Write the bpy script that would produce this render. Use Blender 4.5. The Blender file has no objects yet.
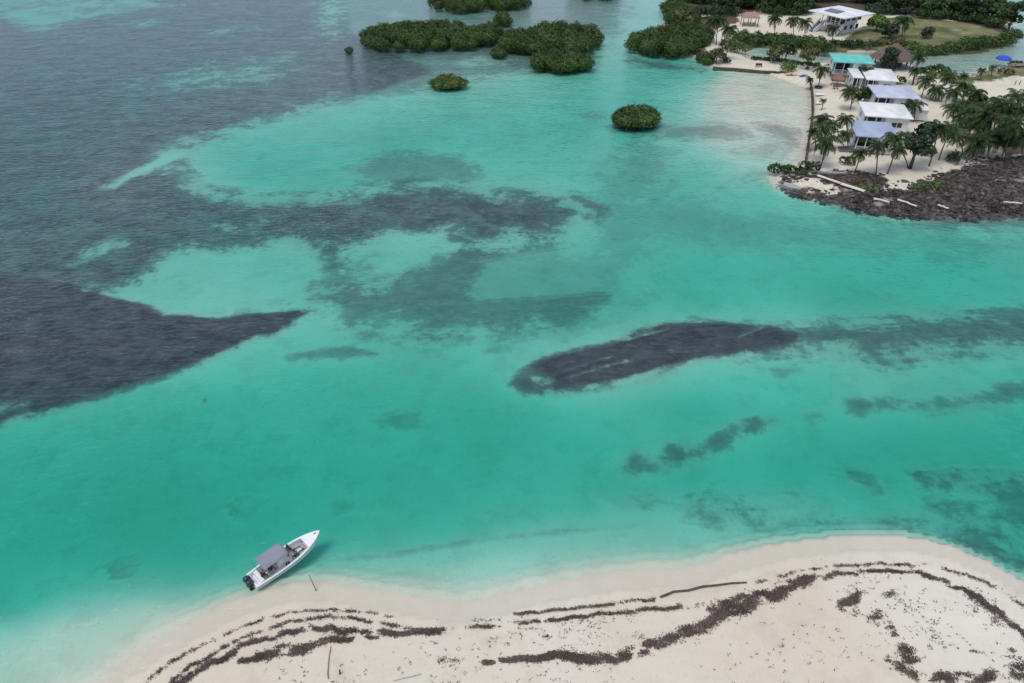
import bpy, math, random
import numpy as np
from mathutils import Vector, Matrix

# ------------------------------------------------------------------ scene, camera, light
scene = bpy.context.scene
COL = scene.collection
R = math.radians
CAM_H, PITCH, FPX = 52.0, R(37), 683.0

cam_d = bpy.data.cameras.new("camera")
cam_d.sensor_width = 36.0
cam_d.lens = FPX / 1024 * 36.0
cam_d.clip_start, cam_d.clip_end = 0.5, 20000
cam = bpy.data.objects.new("camera", cam_d)
COL.objects.link(cam)
cam.location = (0, 0, CAM_H)
cam.rotation_euler = (R(90) - PITCH, 0, 0)
scene.camera = cam

SUN_EL, SUN_AZ = R(68), R(222)          # azimuth measured clockwise from +Y
SKY_STRENGTH, SUN_STRENGTH = 0.10, 1.5
CLOUD_GREY, CLOUD_LOW = (4.3, 4.95, 5.9, 1), (4.5, 5.7, 8.2, 1)   # overhead, and low over the sea

world = bpy.data.worlds.new("World")
scene.world = world
world.use_nodes = True
wn, wl = world.node_tree.nodes, world.node_tree.links
wn.clear()
w_out = wn.new('ShaderNodeOutputWorld')
w_bg = wn.new('ShaderNodeBackground')
w_bg.inputs['Strength'].default_value = SKY_STRENGTH
w_sky = wn.new('ShaderNodeTexSky')
w_sky.sky_type = 'NISHITA'
w_sky.sun_disc = False
w_sky.sun_elevation, w_sky.sun_rotation = SUN_EL, SUN_AZ
w_sky.air_density, w_sky.dust_density, w_sky.ozone_density = 1.0, 2.0, 1.0
w_tc = wn.new('ShaderNodeTexCoord')
w_map = wn.new('ShaderNodeMapping')
w_map.inputs['Scale'].default_value = (1, 1, 3.0)
w_noise = wn.new('ShaderNodeTexNoise')
w_noise.inputs['Scale'].default_value = 2.2
w_noise.inputs['Detail'].default_value = 5
w_ramp = wn.new('ShaderNodeMapRange')
w_ramp.inputs['From Min'].default_value = 0.30
w_ramp.inputs['From Max'].default_value = 0.70
w_ramp.inputs['To Min'].default_value = 0.72
w_ramp.inputs['To Max'].default_value = 0.97
w_mix = wn.new('ShaderNodeMix')
w_mix.data_type = 'RGBA'
w_sep = wn.new('ShaderNodeSeparateXYZ')
w_el = wn.new('ShaderNodeMapRange')
w_el.inputs['From Min'].default_value, w_el.inputs['From Max'].default_value = 0.10, 0.50
w_grad = wn.new('ShaderNodeMix')
w_grad.data_type = 'RGBA'
w_grad.inputs['A'].default_value, w_grad.inputs['B'].default_value = CLOUD_LOW, CLOUD_GREY
wl.new(w_tc.outputs['Generated'], w_sep.inputs[0])
wl.new(w_sep.outputs['Z'], w_el.inputs['Value'])
wl.new(w_el.outputs['Result'], w_grad.inputs['Factor'])
wl.new(w_grad.outputs['Result'], w_mix.inputs['B'])
wl.new(w_tc.outputs['Generated'], w_map.inputs['Vector'])
wl.new(w_map.outputs['Vector'], w_noise.inputs['Vector'])
wl.new(w_noise.outputs['Fac'], w_ramp.inputs['Value'])
wl.new(w_ramp.outputs['Result'], w_mix.inputs['Factor'])
wl.new(w_sky.outputs['Color'], w_mix.inputs['A'])
wl.new(w_mix.outputs['Result'], w_bg.inputs['Color'])
wl.new(w_bg.outputs['Background'], w_out.inputs['Surface'])

sun_d = bpy.data.lights.new("sun", 'SUN')
sun_d.energy = SUN_STRENGTH
sun_d.angle = R(24)
sun_d.color = (1.0, 0.94, 0.84)
sun = bpy.data.objects.new("sun", sun_d)
COL.objects.link(sun)
_sd = Vector((math.sin(SUN_AZ) * math.cos(SUN_EL), math.cos(SUN_AZ) * math.cos(SUN_EL), math.sin(SUN_EL)))
sun.rotation_euler = _sd.to_track_quat('Z', 'Y').to_euler()
sun.location = _sd * 300

scene.view_settings.view_transform = 'Standard'
scene.view_settings.look = 'None'
scene.view_settings.gamma = 1
scene.view_settings.exposure = 0.36
scene.cycles.use_denoising = True
scene.cycles.max_bounces = 6
scene.cycles.transparent_max_bounces = 12

# ------------------------------------------------------------------ helpers
def P(px, py, z=0.0):
    """where the camera's sight line through a spot of the photograph meets the level z"""
    a, b = (px - 512) / FPX, (341.5 - py) / FPX
    d = (a, math.cos(PITCH) + b * math.sin(PITCH), -math.sin(PITCH) + b * math.cos(PITCH))
    t = (CAM_H - z) / -d[2]
    return d[0] * t, d[1] * t

def at_depth(px, py, y):
    """point on the sight line at ground distance y -> (x, z)"""
    a, b = (px - 512) / FPX, (341.5 - py) / FPX
    d = (a, math.cos(PITCH) + b * math.sin(PITCH), -math.sin(PITCH) + b * math.cos(PITCH))
    t = y / d[1]
    return d[0] * t, CAM_H + d[2] * t

def proj_np(x, y):
    zc = np.maximum(y * math.cos(PITCH) + CAM_H * math.sin(PITCH), 5)
    up = y * math.sin(PITCH) - CAM_H * math.cos(PITCH)
    return 512 + FPX * x / zc, 341.5 - FPX * up / zc

def tag(o, label=None, cat=None, group=None, kind=None):
    if label: o['label'] = label
    if cat: o['category'] = cat
    if group: o['group'] = group
    if kind: o['kind'] = kind
    return o

def empty(name, loc, rz=0.0):
    o = bpy.data.objects.new(name, None)
    o.empty_display_size = 0.3
    COL.objects.link(o)
    o.location = loc
    o.rotation_euler = (0, 0, rz)
    return o

def mesh_np(name, verts, faces, mats, smooth=False):
    """faces: int array (n,3) or (n,4)"""
    verts = np.asarray(verts, dtype=np.float32)
    faces = np.asarray(faces, dtype=np.int32)
    me = bpy.data.meshes.new(name)
    k = faces.shape[1]
    me.vertices.add(len(verts)); me.vertices.foreach_set('co', verts.ravel())
    me.loops.add(faces.size); me.loops.foreach_set('vertex_index', faces.ravel())
    me.polygons.add(len(faces))
    me.polygons.foreach_set('loop_start', np.arange(0, faces.size, k, dtype=np.int32))
    if smooth:
        me.polygons.foreach_set('use_smooth', np.ones(len(faces), dtype=bool))
    me.update(calc_edges=True)
    for m in (mats if isinstance(mats, (list, tuple)) else [mats]):
        me.materials.append(m)
    return me

def link(name, me, parent=None, loc=(0, 0, 0), rot=(0, 0, 0), scale=(1, 1, 1)):
    o = bpy.data.objects.new(name, me)
    COL.objects.link(o)
    o.parent = parent
    o.location, o.rotation_euler, o.scale = loc, rot, scale
    return o

class MB:
    """collects boxes, tubes, slabs and lofts; build() links them as ONE mesh object"""
    def __init__(self): self.v, self.f = [], []
    def add(self, v, f):
        n = len(self.v); self.v += [tuple(p) for p in v]; self.f += [tuple(i + n for i in q) for q in f]; return self
    def box(self, x0, x1, y0, y1, z0, z1):
        v = [(x, y, z) for z in (z0, z1) for y in (y0, y1) for x in (x0, x1)]
        return self.add(v, [(0, 2, 3, 1), (4, 5, 7, 6), (0, 1, 5, 4), (2, 6, 7, 3), (0, 4, 6, 2), (1, 3, 7, 5)])
    def bar(self, a, b, w, h):
        a, b = Vector(a), Vector(b); d = (b - a).normalized()
        s = d.cross(Vector((0, 0, 1)))
        s = Vector((1, 0, 0)) if s.length < 1e-4 else s.normalized()
        u = s.cross(d)
        v = [c + s * (i * w / 2) + u * (j * h / 2) for c in (a, b) for i, j in ((-1, -1), (1, -1), (1, 1), (-1, 1))]
        return self.add(v, [(0, 1, 2, 3), (7, 6, 5, 4), (0, 4, 5, 1), (1, 5, 6, 2), (2, 6, 7, 3), (3, 7, 4, 0)])
    def tube(self, pts, rad, n=8, cap=True):
        pts = [Vector(p) for p in pts]
        if not isinstance(rad, (list, tuple)): rad = [rad] * len(pts)
        v, f = [], []
        for i, p in enumerate(pts):
            d = (pts[min(i + 1, len(pts) - 1)] - pts[max(i - 1, 0)]).normalized()
            s = d.cross(Vector((0.31, 0.95, 0.05))).normalized(); u = d.cross(s)
            v += [p + (s * math.cos(2 * math.pi * k / n) + u * math.sin(2 * math.pi * k / n)) * rad[i] for k in range(n)]
        for i in range(len(pts) - 1):
            for k in range(n):
                f.append((i * n + k, i * n + (k + 1) % n, (i + 1) * n + (k + 1) % n, (i + 1) * n + k))
        if cap:
            f.append(tuple(range(n - 1, -1, -1))); f.append(tuple((len(pts) - 1) * n + k for k in range(n)))
        return self.add(v, f)
    def lathe(self, prof, n=20, c=(0, 0, 0)):
        v = [(c[0] + r * math.cos(2 * math.pi * k / n), c[1] + r * math.sin(2 * math.pi * k / n), c[2] + z) for r, z in prof for k in range(n)]
        f = [(i * n + k, i * n + (k + 1) % n, (i + 1) * n + (k + 1) % n, (i + 1) * n + k) for i in range(len(prof) - 1) for k in range(n)]
        return self.add(v, f)
    def mesh(self, name, m, smooth=False, bevel=0):
        me = bpy.data.meshes.new(name)
        me.from_pydata(self.v, [], self.f)
        for p in me.polygons: p.use_smooth = smooth
        me.materials.append(m); me.update()
        return me
    def build(self, name, m, parent=None, smooth=False, bevel=0, loc=(0, 0, 0), rot=(0, 0, 0)):
        o = link(name, self.mesh(name, m, smooth), parent, loc, rot)
        if bevel:
            b = o.modifiers.new('bevel', 'BEVEL'); b.width = bevel; b.segments = 2; b.limit_method = 'ANGLE'
        return o

def srgb(r, g, b):
    f = lambda c: c / 12.92 if c <= 0.04045 else ((c + 0.055) / 1.055) ** 2.4
    return (f(r / 255), f(g / 255), f(b / 255))

def mat(name, col, rough=0.6, vary=0.12, scale=3.0, bump=0.0, bump_scale=20.0, metallic=0.0, spec=0.4, stretch=(1, 1, 1), island=0.0, objvar=0.0):
    """procedural material: base colour broken up by two noises, optional bump and per-leaf variation"""
    m = bpy.data.materials.new(name); m.use_nodes = True
    nt = m.node_tree; n, l = nt.nodes, nt.links
    b = n['Principled BSDF']
    b.inputs['Roughness'].default_value = rough
    b.inputs['Metallic'].default_value = metallic
    b.inputs['Specular IOR Level'].default_value = spec
    tc = n.new('ShaderNodeTexCoord'); mp = n.new('ShaderNodeMapping'); mp.inputs['Scale'].default_value = stretch
    l.new(tc.outputs['Object'], mp.inputs['Vector'])
    no = n.new('ShaderNodeTexNoise'); no.inputs['Scale'].default_value = scale; no.inputs['Detail'].default_value = 6
    l.new(mp.outputs['Vector'], no.inputs['Vector'])
    mr = n.new('ShaderNodeMapRange'); mr.inputs['From Min'].default_value = 0.3; mr.inputs['From Max'].default_value = 0.7
    mr.inputs['To Min'].default_value = 1 - vary; mr.inputs['To Max'].default_value = 1 + vary
    l.new(no.outputs['Fac'], mr.inputs['Value'])
    val = mr.outputs['Result']
    if island:
        g = n.new('ShaderNodeNewGeometry'); m2 = n.new('ShaderNodeMapRange')
        m2.inputs['To Min'].default_value = 1 - island; m2.inputs['To Max'].default_value = 1 + island
        l.new(g.outputs['Random Per Island'], m2.inputs['Value'])
        mu = n.new('ShaderNodeMath'); mu.operation = 'MULTIPLY'
        l.new(val, mu.inputs[0]); l.new(m2.outputs['Result'], mu.inputs[1]); val = mu.outputs[0]
    if objvar:
        oi = n.new('ShaderNodeObjectInfo'); m3 = n.new('ShaderNodeMapRange')
        m3.inputs['To Min'].default_value = 1 - objvar; m3.inputs['To Max'].default_value = 1 + objvar
        l.new(oi.outputs['Random'], m3.inputs['Value'])
        mu = n.new('ShaderNodeMath'); mu.operation = 'MULTIPLY'
        l.new(val, mu.inputs[0]); l.new(m3.outputs['Result'], mu.inputs[1]); val = mu.outputs[0]
    vm = n.new('ShaderNodeVectorMath'); vm.operation = 'SCALE'
    vm.inputs[0].default_value = col
    l.new(val, vm.inputs['Scale']); l.new(vm.outputs['Vector'], b.inputs['Base Color'])
    if bump:
        nb = n.new('ShaderNodeTexNoise'); nb.inputs['Scale'].default_value = bump_scale; nb.inputs['Detail'].default_value = 4
        l.new(mp.outputs['Vector'], nb.inputs['Vector'])
        bp = n.new('ShaderNodeBump'); bp.inputs['Strength'].default_value = bump; bp.inputs['Distance'].default_value = 0.05
        l.new(nb.outputs['Fac'], bp.inputs['Height']); l.new(bp.outputs['Normal'], b.inputs['Normal'])
    return m

def roof_mat(name, col, seam=2.6, rough=0.45):
    m = mat(name, col, rough, 0.17, 0.45)
    n, l = m.node_tree.nodes, m.node_tree.links
    tc = n.new('ShaderNodeTexCoord'); wv = n.new('ShaderNodeTexWave'); wv.inputs['Scale'].default_value = seam
    wv.bands_direction = 'X'
    l.new(tc.outputs['Object'], wv.inputs['Vector'])
    bp = n.new('ShaderNodeBump'); bp.inputs['Strength'].default_value = 0.5; bp.inputs['Distance'].default_value = 0.04
    l.new(wv.outputs['Fac'], bp.inputs['Height']); l.new(bp.outputs['Normal'], n['Principled BSDF'].inputs['Normal'])
    return m

M = dict(
    mangrove=mat('mangrove_leaf', (0.055, 0.098, 0.024), 0.55, 0.5, 0.25, island=0.45, spec=0.2),
    mangrove_light=mat('young_mangrove_leaf', (0.082, 0.125, 0.030), 0.55, 0.3, 0.3, island=0.4, spec=0.2),
    broadleaf=mat('broad_leaf', (0.036, 0.068, 0.022), 0.55, 0.35, 0.3, island=0.45, objvar=0.2, spec=0.2),
    bright=mat('bright_leaf', (0.085, 0.15, 0.03), 0.55, 0.25, 0.5, island=0.4, spec=0.2),
    olive=mat('dry_leaf', (0.10, 0.11, 0.04), 0.6, 0.25, 0.5, island=0.4, spec=0.2),
    almond=mat('dark_leaf', (0.026, 0.05, 0.024), 0.5, 0.3, 0.6, island=0.45, spec=0.35),
    palm=mat('palm_leaf', (0.036, 0.065, 0.020), 0.6, 0.25, 0.6, island=0.45, objvar=0.25, spec=0.15),
    dead_palm=mat('dead_palm_leaf', (0.26, 0.15, 0.07), 0.8, 0.3, 1.0, island=0.4),
    bark=mat('palm_bark', (0.14, 0.115, 0.09), 0.9, 0.3, 3, stretch=(1, 1, 4)),
    wood_dark=mat('dark_bark', (0.07, 0.055, 0.042), 0.9, 0.3, 2),
    root=mat('mangrove_root', (0.10, 0.08, 0.065), 0.9, 0.3, 2),
    white_wall=mat('white_render', (0.66, 0.67, 0.68), 0.8, 0.08, 0.8),
    grey_wall=mat('grey_render', (0.34, 0.35, 0.37), 0.85, 0.12, 0.8),
    roof_white=roof_mat('white_sheet_roof', (0.72, 0.72, 0.73)),
    roof_teal=roof_mat('teal_sheet_roof', (0.13, 0.50, 0.46)),
    roof_lav=roof_mat('lavender_sheet_roof', (0.47, 0.49, 0.63)),
    roof_blue=roof_mat('blue_sheet_roof', (0.33, 0.39, 0.52)),
    roof_pink=mat('pink_shingle', (0.34, 0.20, 0.17), 0.9, 0.25, 3, bump=0.4, bump_scale=6),
    thatch=mat('thatch', (0.14, 0.10, 0.088), 0.95, 0.35, 2.5, bump=0.8, bump_scale=9, stretch=(1, 1, 0.4)),
    thatch_red=mat('red_thatch', (0.24, 0.13, 0.10), 0.95, 0.3, 3, bump=0.6, bump_scale=9),
    glass=mat('dark_pane', (0.015, 0.018, 0.022), 0.08, 0.1, 2, spec=0.6),
    panel=mat('solar_cell', (0.06, 0.08, 0.16), 0.2, 0.15, 1.0, spec=0.6),
    trim=mat('white_trim', (0.74, 0.74, 0.74), 0.6, 0.05, 2),
    timber=mat('weathered_timber', (0.20, 0.165, 0.135), 0.9, 0.3, 2.5, bump=0.4, bump_scale=8, stretch=(1, 4, 1)),
    timber_dark=mat('dark_timber', (0.085, 0.07, 0.06), 0.9, 0.3, 2.5, bump=0.4, bump_scale=8),
    pale_timber=mat('sun_bleached_timber', (0.66, 0.62, 0.57), 0.9, 0.15, 2.5, bump=0.4, bump_scale=8),
    stone=mat('dark_wall_stone', (0.065, 0.07, 0.048), 0.9, 0.4, 1.5, bump=0.6, bump_scale=3),
    deck_grey=mat('grey_decking', (0.16, 0.165, 0.18), 0.85, 0.2, 2, stretch=(1, 6, 1)),
    blue_canvas=mat('blue_canvas', (0.012, 0.08, 0.48), 0.7, 0.1, 2),
    blue_plastic=mat('blue_plastic', (0.05, 0.15, 0.50), 0.4, 0.1, 2),
    orange_plastic=mat('orange_plastic', (0.55, 0.22, 0.06), 0.4, 0.1, 2),
    hull=mat('white_gelcoat', (0.76, 0.77, 0.78), 0.3, 0.05, 1.5),
    hull_floor=mat('boat_floor', (0.78, 0.78, 0.78), 0.6, 0.1, 3),
    cushion=mat('grey_vinyl', (0.34, 0.345, 0.37), 0.6, 0.1, 3),
    canopy=mat('grey_canvas', (0.235, 0.24, 0.305), 0.75, 0.08, 1.5, bump=0.3, bump_scale=2.5),
    steel=mat('brushed_steel', (0.5, 0.5, 0.52), 0.3, 0.05, 3, metallic=0.8),
    navy=mat('navy_cowling', (0.03, 0.035, 0.06), 0.25, 0.15, 3, spec=0.5),
    black=mat('black_plastic', (0.015, 0.016, 0.02), 0.45, 0.2, 3),
    skin=mat('skin', (0.27, 0.15, 0.10), 0.6, 0.06, 8),
    hair=mat('hair', (0.012, 0.01, 0.009), 0.6, 0.2, 8),
    cloth_black=mat('black_cloth', (0.02, 0.02, 0.024), 0.9, 0.2, 6),
    cloth_blue=mat('blue_cloth', (0.045, 0.10, 0.19), 0.9, 0.15, 6),
    cloth_grey=mat('grey_cloth', (0.20, 0.19, 0.19), 0.9, 0.15, 6),
    wrack=mat('dry_seaweed', (0.112, 0.086, 0.080), 0.95, 0.45, 0.35, island=0.6),
    rubble=mat('coral_rubble', (0.070, 0.059, 0.055), 0.95, 0.5, 0.3, island=0.75, bump=0.5, bump_scale=5),
    scrub=mat('shore_scrub', (0.10, 0.12, 0.04), 0.8, 0.3, 0.5, island=0.5),
)

# ------------------------------------------------------------------ terrain: one height field for beach, sea bed and island
def poly(pts, z=0.0): return np.array([P(x, y, z) for x, y in pts])

def sdf(pg, X, Y, margin):
    """signed distance in metres (inside positive), clipped to +-margin outside the polygon's neighbourhood"""
    out = np.full(X.shape, -margin)
    mn, mx = pg.min(0) - margin, pg.max(0) + margin
    s = (X > mn[0]) & (X < mx[0]) & (Y > mn[1]) & (Y < mx[1])
    x, y = X[s], Y[s]
    if not len(x): return out
    d2 = np.full(x.shape, 1e12); ins = np.zeros(x.shape, bool)
    for i in range(len(pg)):
        ax, ay = pg[i]; bx, by = pg[(i + 1) % len(pg)]
        ex, ey = bx - ax, by - ay
        L = ex * ex + ey * ey + 1e-9
        t = np.clip(((x - ax) * ex + (y - ay) * ey) / L, 0, 1)
        d2 = np.minimum(d2, (x - ax - t * ex) ** 2 + (y - ay - t * ey) ** 2)
        c = ((ay > y) != (by > y)) & (x < ex * (y - ay) / (ey if abs(ey) > 1e-9 else 1e-9) + ax)
        ins ^= c
    d = np.sqrt(d2); d = np.where(ins, d, -d)
    out[s] = np.maximum(d, -margin)
    return out

def smooth(a, b, x):
    t = np.clip((x - a) / (b - a), 0, 1); return t * t * (3 - 2 * t)

def vnoise(x, y, seed=0):
    """smooth value noise"""
    rng = np.random.default_rng(seed); tab = rng.random((256, 256))
    xi, yi = np.floor(x).astype(int), np.floor(y).astype(int)
    fx, fy = x - xi, y - yi
    fx, fy = fx * fx * (3 - 2 * fx), fy * fy * (3 - 2 * fy)
    g = lambda i, j: tab[(xi + i) % 256, (yi + j) % 256]
    return (g(0, 0) * (1 - fx) + g(1, 0) * fx) * (1 - fy) + (g(0, 1) * (1 - fx) + g(1, 1) * fx) * fy

def fbm(x, y, o=4, seed=0):
    s, a, t = 0, 1, 0
    for k in range(o):
        s = s + a * vnoise(x * 2 ** k + 17.3 * k, y * 2 ** k - 9.1 * k, seed + k); t += a; a *= 0.55
    return s / t

ys = [12.0]
while ys[-1] < 305: ys.append(ys[-1] + max(0.33, ys[-1] * 0.0042))
st, y_ = 2.0, ys[-1]
while y_ < 6000: y_ += st; ys.append(y_); st *= 1.45
st, y_, lo = 1.0, 12.0, []
while y_ > -3000: y_ -= st; lo.append(y_); st *= 1.5
ys = np.array(lo[::-1] + ys)
xs = list(np.arange(-215, 215.01, 0.62))
st, x_, hi = 2.0, xs[-1], []
while x_ < 6000: x_ += st; hi.append(x_); st *= 1.5
xs = np.array([-h for h in hi[::-1]] + xs + hi)
GX, GY = np.meshgrid(xs, ys)
PX, PY = proj_np(GX, GY)
UX, UY = np.clip(PX, -150, 1180), np.clip(PY, -20, 780)

# --- land outlines
beach_pg = np.vstack([poly([(100, 695), (117, 677), (135, 664), (153, 652), (175, 640), (197, 629), (238, 608), (276, 596), (305, 590), (334, 593), (364, 599),
                            (393, 603), (427, 609), (455, 612), (474, 611), (505, 604), (536, 596), (574, 588), (630, 580.5), (692, 577), (715, 570), (732, 563), (779, 551.5),
                            (827, 545), (874, 542), (921, 545), (953, 553), (985, 567), (1024, 588), (1080, 625), (1150, 690), (1180, 760)]),
                      np.array([(50, -10), (40, -60), (-10, -75), (-55, -50), (-52, 0), (-44, 18)])])
isl_pg = poly([(650, 44), (662, 52), (680, 54), (700, 57), (708, 64), (717, 68), (751, 70), (766, 74), (779, 79), (794, 85), (806, 89), (811, 95), (811.5, 110),
               (809, 130), (805, 150), (801, 164), (785, 170), (772, 175), (778, 184), (787, 189.5), (807, 195), (840, 202), (866, 209), (896, 212.5), (926, 214.5), (967, 217),
               (1024, 213), (1120, 210), (1300, 214), (1300, 5), (1010, 29), (1012, 22), (1000, 16), (960, 8), (925, 2), (915, -20), (690, -20), (676, -8),
               (674, 6), (672, 16), (664, 26), (652, 38)])
lag_pg = poly([(743, 47), (752, 44.5), (766, 47.5), (786, 52), (820, 51), (860, 52), (903, 48), (912, 50), (925, 54), (953, 50.5), (983, 48.5), (1008, 43), (1014, 36), (1010, 29), (1012, 22), (1300, -20),
               (1300, 64), (1040, 63), (1024, 64), (1004, 67), (983, 70), (969, 76), (943, 71), (918, 71), (905, 63), (870, 62), (820, 63), (797, 63.5), (777, 59.5), (760, 58.5), (748, 58)])
pond_pg = poly([(692, 10), (700, 8.5), (713, 11), (712, 15), (700, 17), (692, 15)])
S_beach = sdf(beach_pg, GX, GY, 60)
S_isl = np.minimum(sdf(isl_pg, GX, GY, 60), -sdf(lag_pg, GX, GY, 60))
S_isl = np.minimum(S_isl, -sdf(pond_pg, GX, GY, 60))

# --- how much water colour (0 bare sand .. 1 deep turquoise), control points (px, py, t)
TP = """0 683 .17|60 665 .15|110 660 .12|0 650 .22|0 625 .40|0 595 .85|60 620 .26|100 600 .38|150 605 .21|150 630 .12|190 612 .14|150 578 .60|200 596 .27|200 560 .78|240 590 .26|270 575 .40|300 572 .34
330 575 .23|330 555 .50|380 580 .20|430 592 .14|470 597 .13|430 565 .31|380 530 .72|520 580 .15|560 572 .17|600 565 .18|640 560 .17|500 550 .36|560 540 .40|640 525 .48|700 545 .34|700 560 .18
760 530 .50|760 545 .34|830 530 .66|850 537 .46|930 536 .60|960 520 .78|990 550 .62|1024 575 .55|1024 540 .95|1100 590 .7|1024 500 .95|880 500 .80|960 480 .88|800 495 .70|700 495 .68|600 500 .66|540 500 .72|450 520 .74
0 560 1.0|0 500 1.05|0 450 .95|100 540 1.0|100 480 1.06|100 430 .92|200 500 1.06|200 440 1.0|200 400 .86|260 520 1.0|300 480 1.0|300 420 .92|300 370 .74|320 320 .55|350 450 .98|400 400 .86|400 500 .86|450 450 .92|480 400 .86
550 450 .86|550 410 .84|600 430 .84|620 470 .84|700 400 .84|700 470 .90|800 460 .96|800 375 .70|750 440 .84|850 440 .96|900 360 .58|900 425 .92|980 360 .66|980 440 .98|1024 420 .95|1024 460 1.0|870 390 .62
400 350 .68|450 340 .64|500 330 .62|560 310 .70|620 290 .72|560 270 .64|500 280 .62|450 290 .60|700 290 .76|760 260 .74|850 290 .82|850 250 .74|950 280 .84|950 240 .74|1024 250 .76|1024 290 .84|880 225 .62|930 222 .55|800 210 .58|1000 222 .5
620 230 .62|700 230 .68|700 200 .62|750 210 .64|760 190 .56|790 200 .5|600 200 .62|640 170 .58|700 170 .54|740 180 .44|760 165 .22|790 160 .13|780 140 .10|720 150 .19|680 140 .37|740 120 .06|690 110 .30|790 115 .04|760 95 .04|730 85 .05|790 95 .06|800 130 .06|700 85 .26|715 105 .12|720 76 .14|700 72 .50
650 80 .60|650 100 .62|600 90 .62|600 120 .66|560 100 .60|560 140 .66|500 100 .54|500 130 .68|450 110 .58|450 140 .68|400 110 .52|400 140 .70|350 120 .58|350 150 .74|300 130 .62|300 160 .82|250 140 .66|250 165 .82|215 150 .62|190 152 .48|230 182 .55|300 185 .66|350 178 .66
640 60 .50|600 60 .40|620 40 .36|600 20 .28|640 10 .30|600 5 .26|540 85 .42|500 80 .36|450 90 .36|400 75 .34|350 80 .36|330 40 .40|420 60 .34|340 10 .40|300 60 .42|250 40 .55|180 30 .68|100 10 .75|40 15 .74|40 30 .74|0 10 .85|80 60 .90|0 80 1.0|0 150 .95|100 110 .8|200 80 .62|250 100 .5
150 160 .42|100 185 .36|60 200 .6|0 230 .55|40 300 .5|0 350 .4|100 330 .4|200 330 .4|150 280 .52|200 275 .50|240 265 .54|280 270 .58|320 260 .6|400 255 .52|200 210 .6|300 215 .55|400 205 .45|500 210 .45|560 205 .48
560 370 .45|600 360 .35|700 340 .38|800 335 .45|900 330 .55|1000 325 .6|650 450 .72|740 425 .72|960 392 .72|780 55 .13|830 56 .13|960 60 .15|1010 50 .16|960 75 .2|1024 45 .18|1024 10 .22|980 3 .22|1100 20 .25|1100 60 .2|702 13 .3"""
T = np.array([[float(c) for c in p.split()] for p in TP.replace('\n', '|').split('|')])
def basis(u, v): return np.sqrt(((u / 100) ** 2) + ((v / 55) ** 2) + 0.02)
A = basis(T[:, None, 0] - T[None, :, 0], T[:, None, 1] - T[None, :, 1])
wts = np.linalg.solve(A + np.eye(len(T)) * -0.02, T[:, 2] - 0.5)
TT = np.full(GX.shape, 0.5)
for i in range(len(T)): TT += wts[i] * basis(UX - T[i, 0], UY - T[i, 1])
TT = np.clip(TT + .22 * np.maximum(0, TT - .55), 0.03, 1.3)

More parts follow.
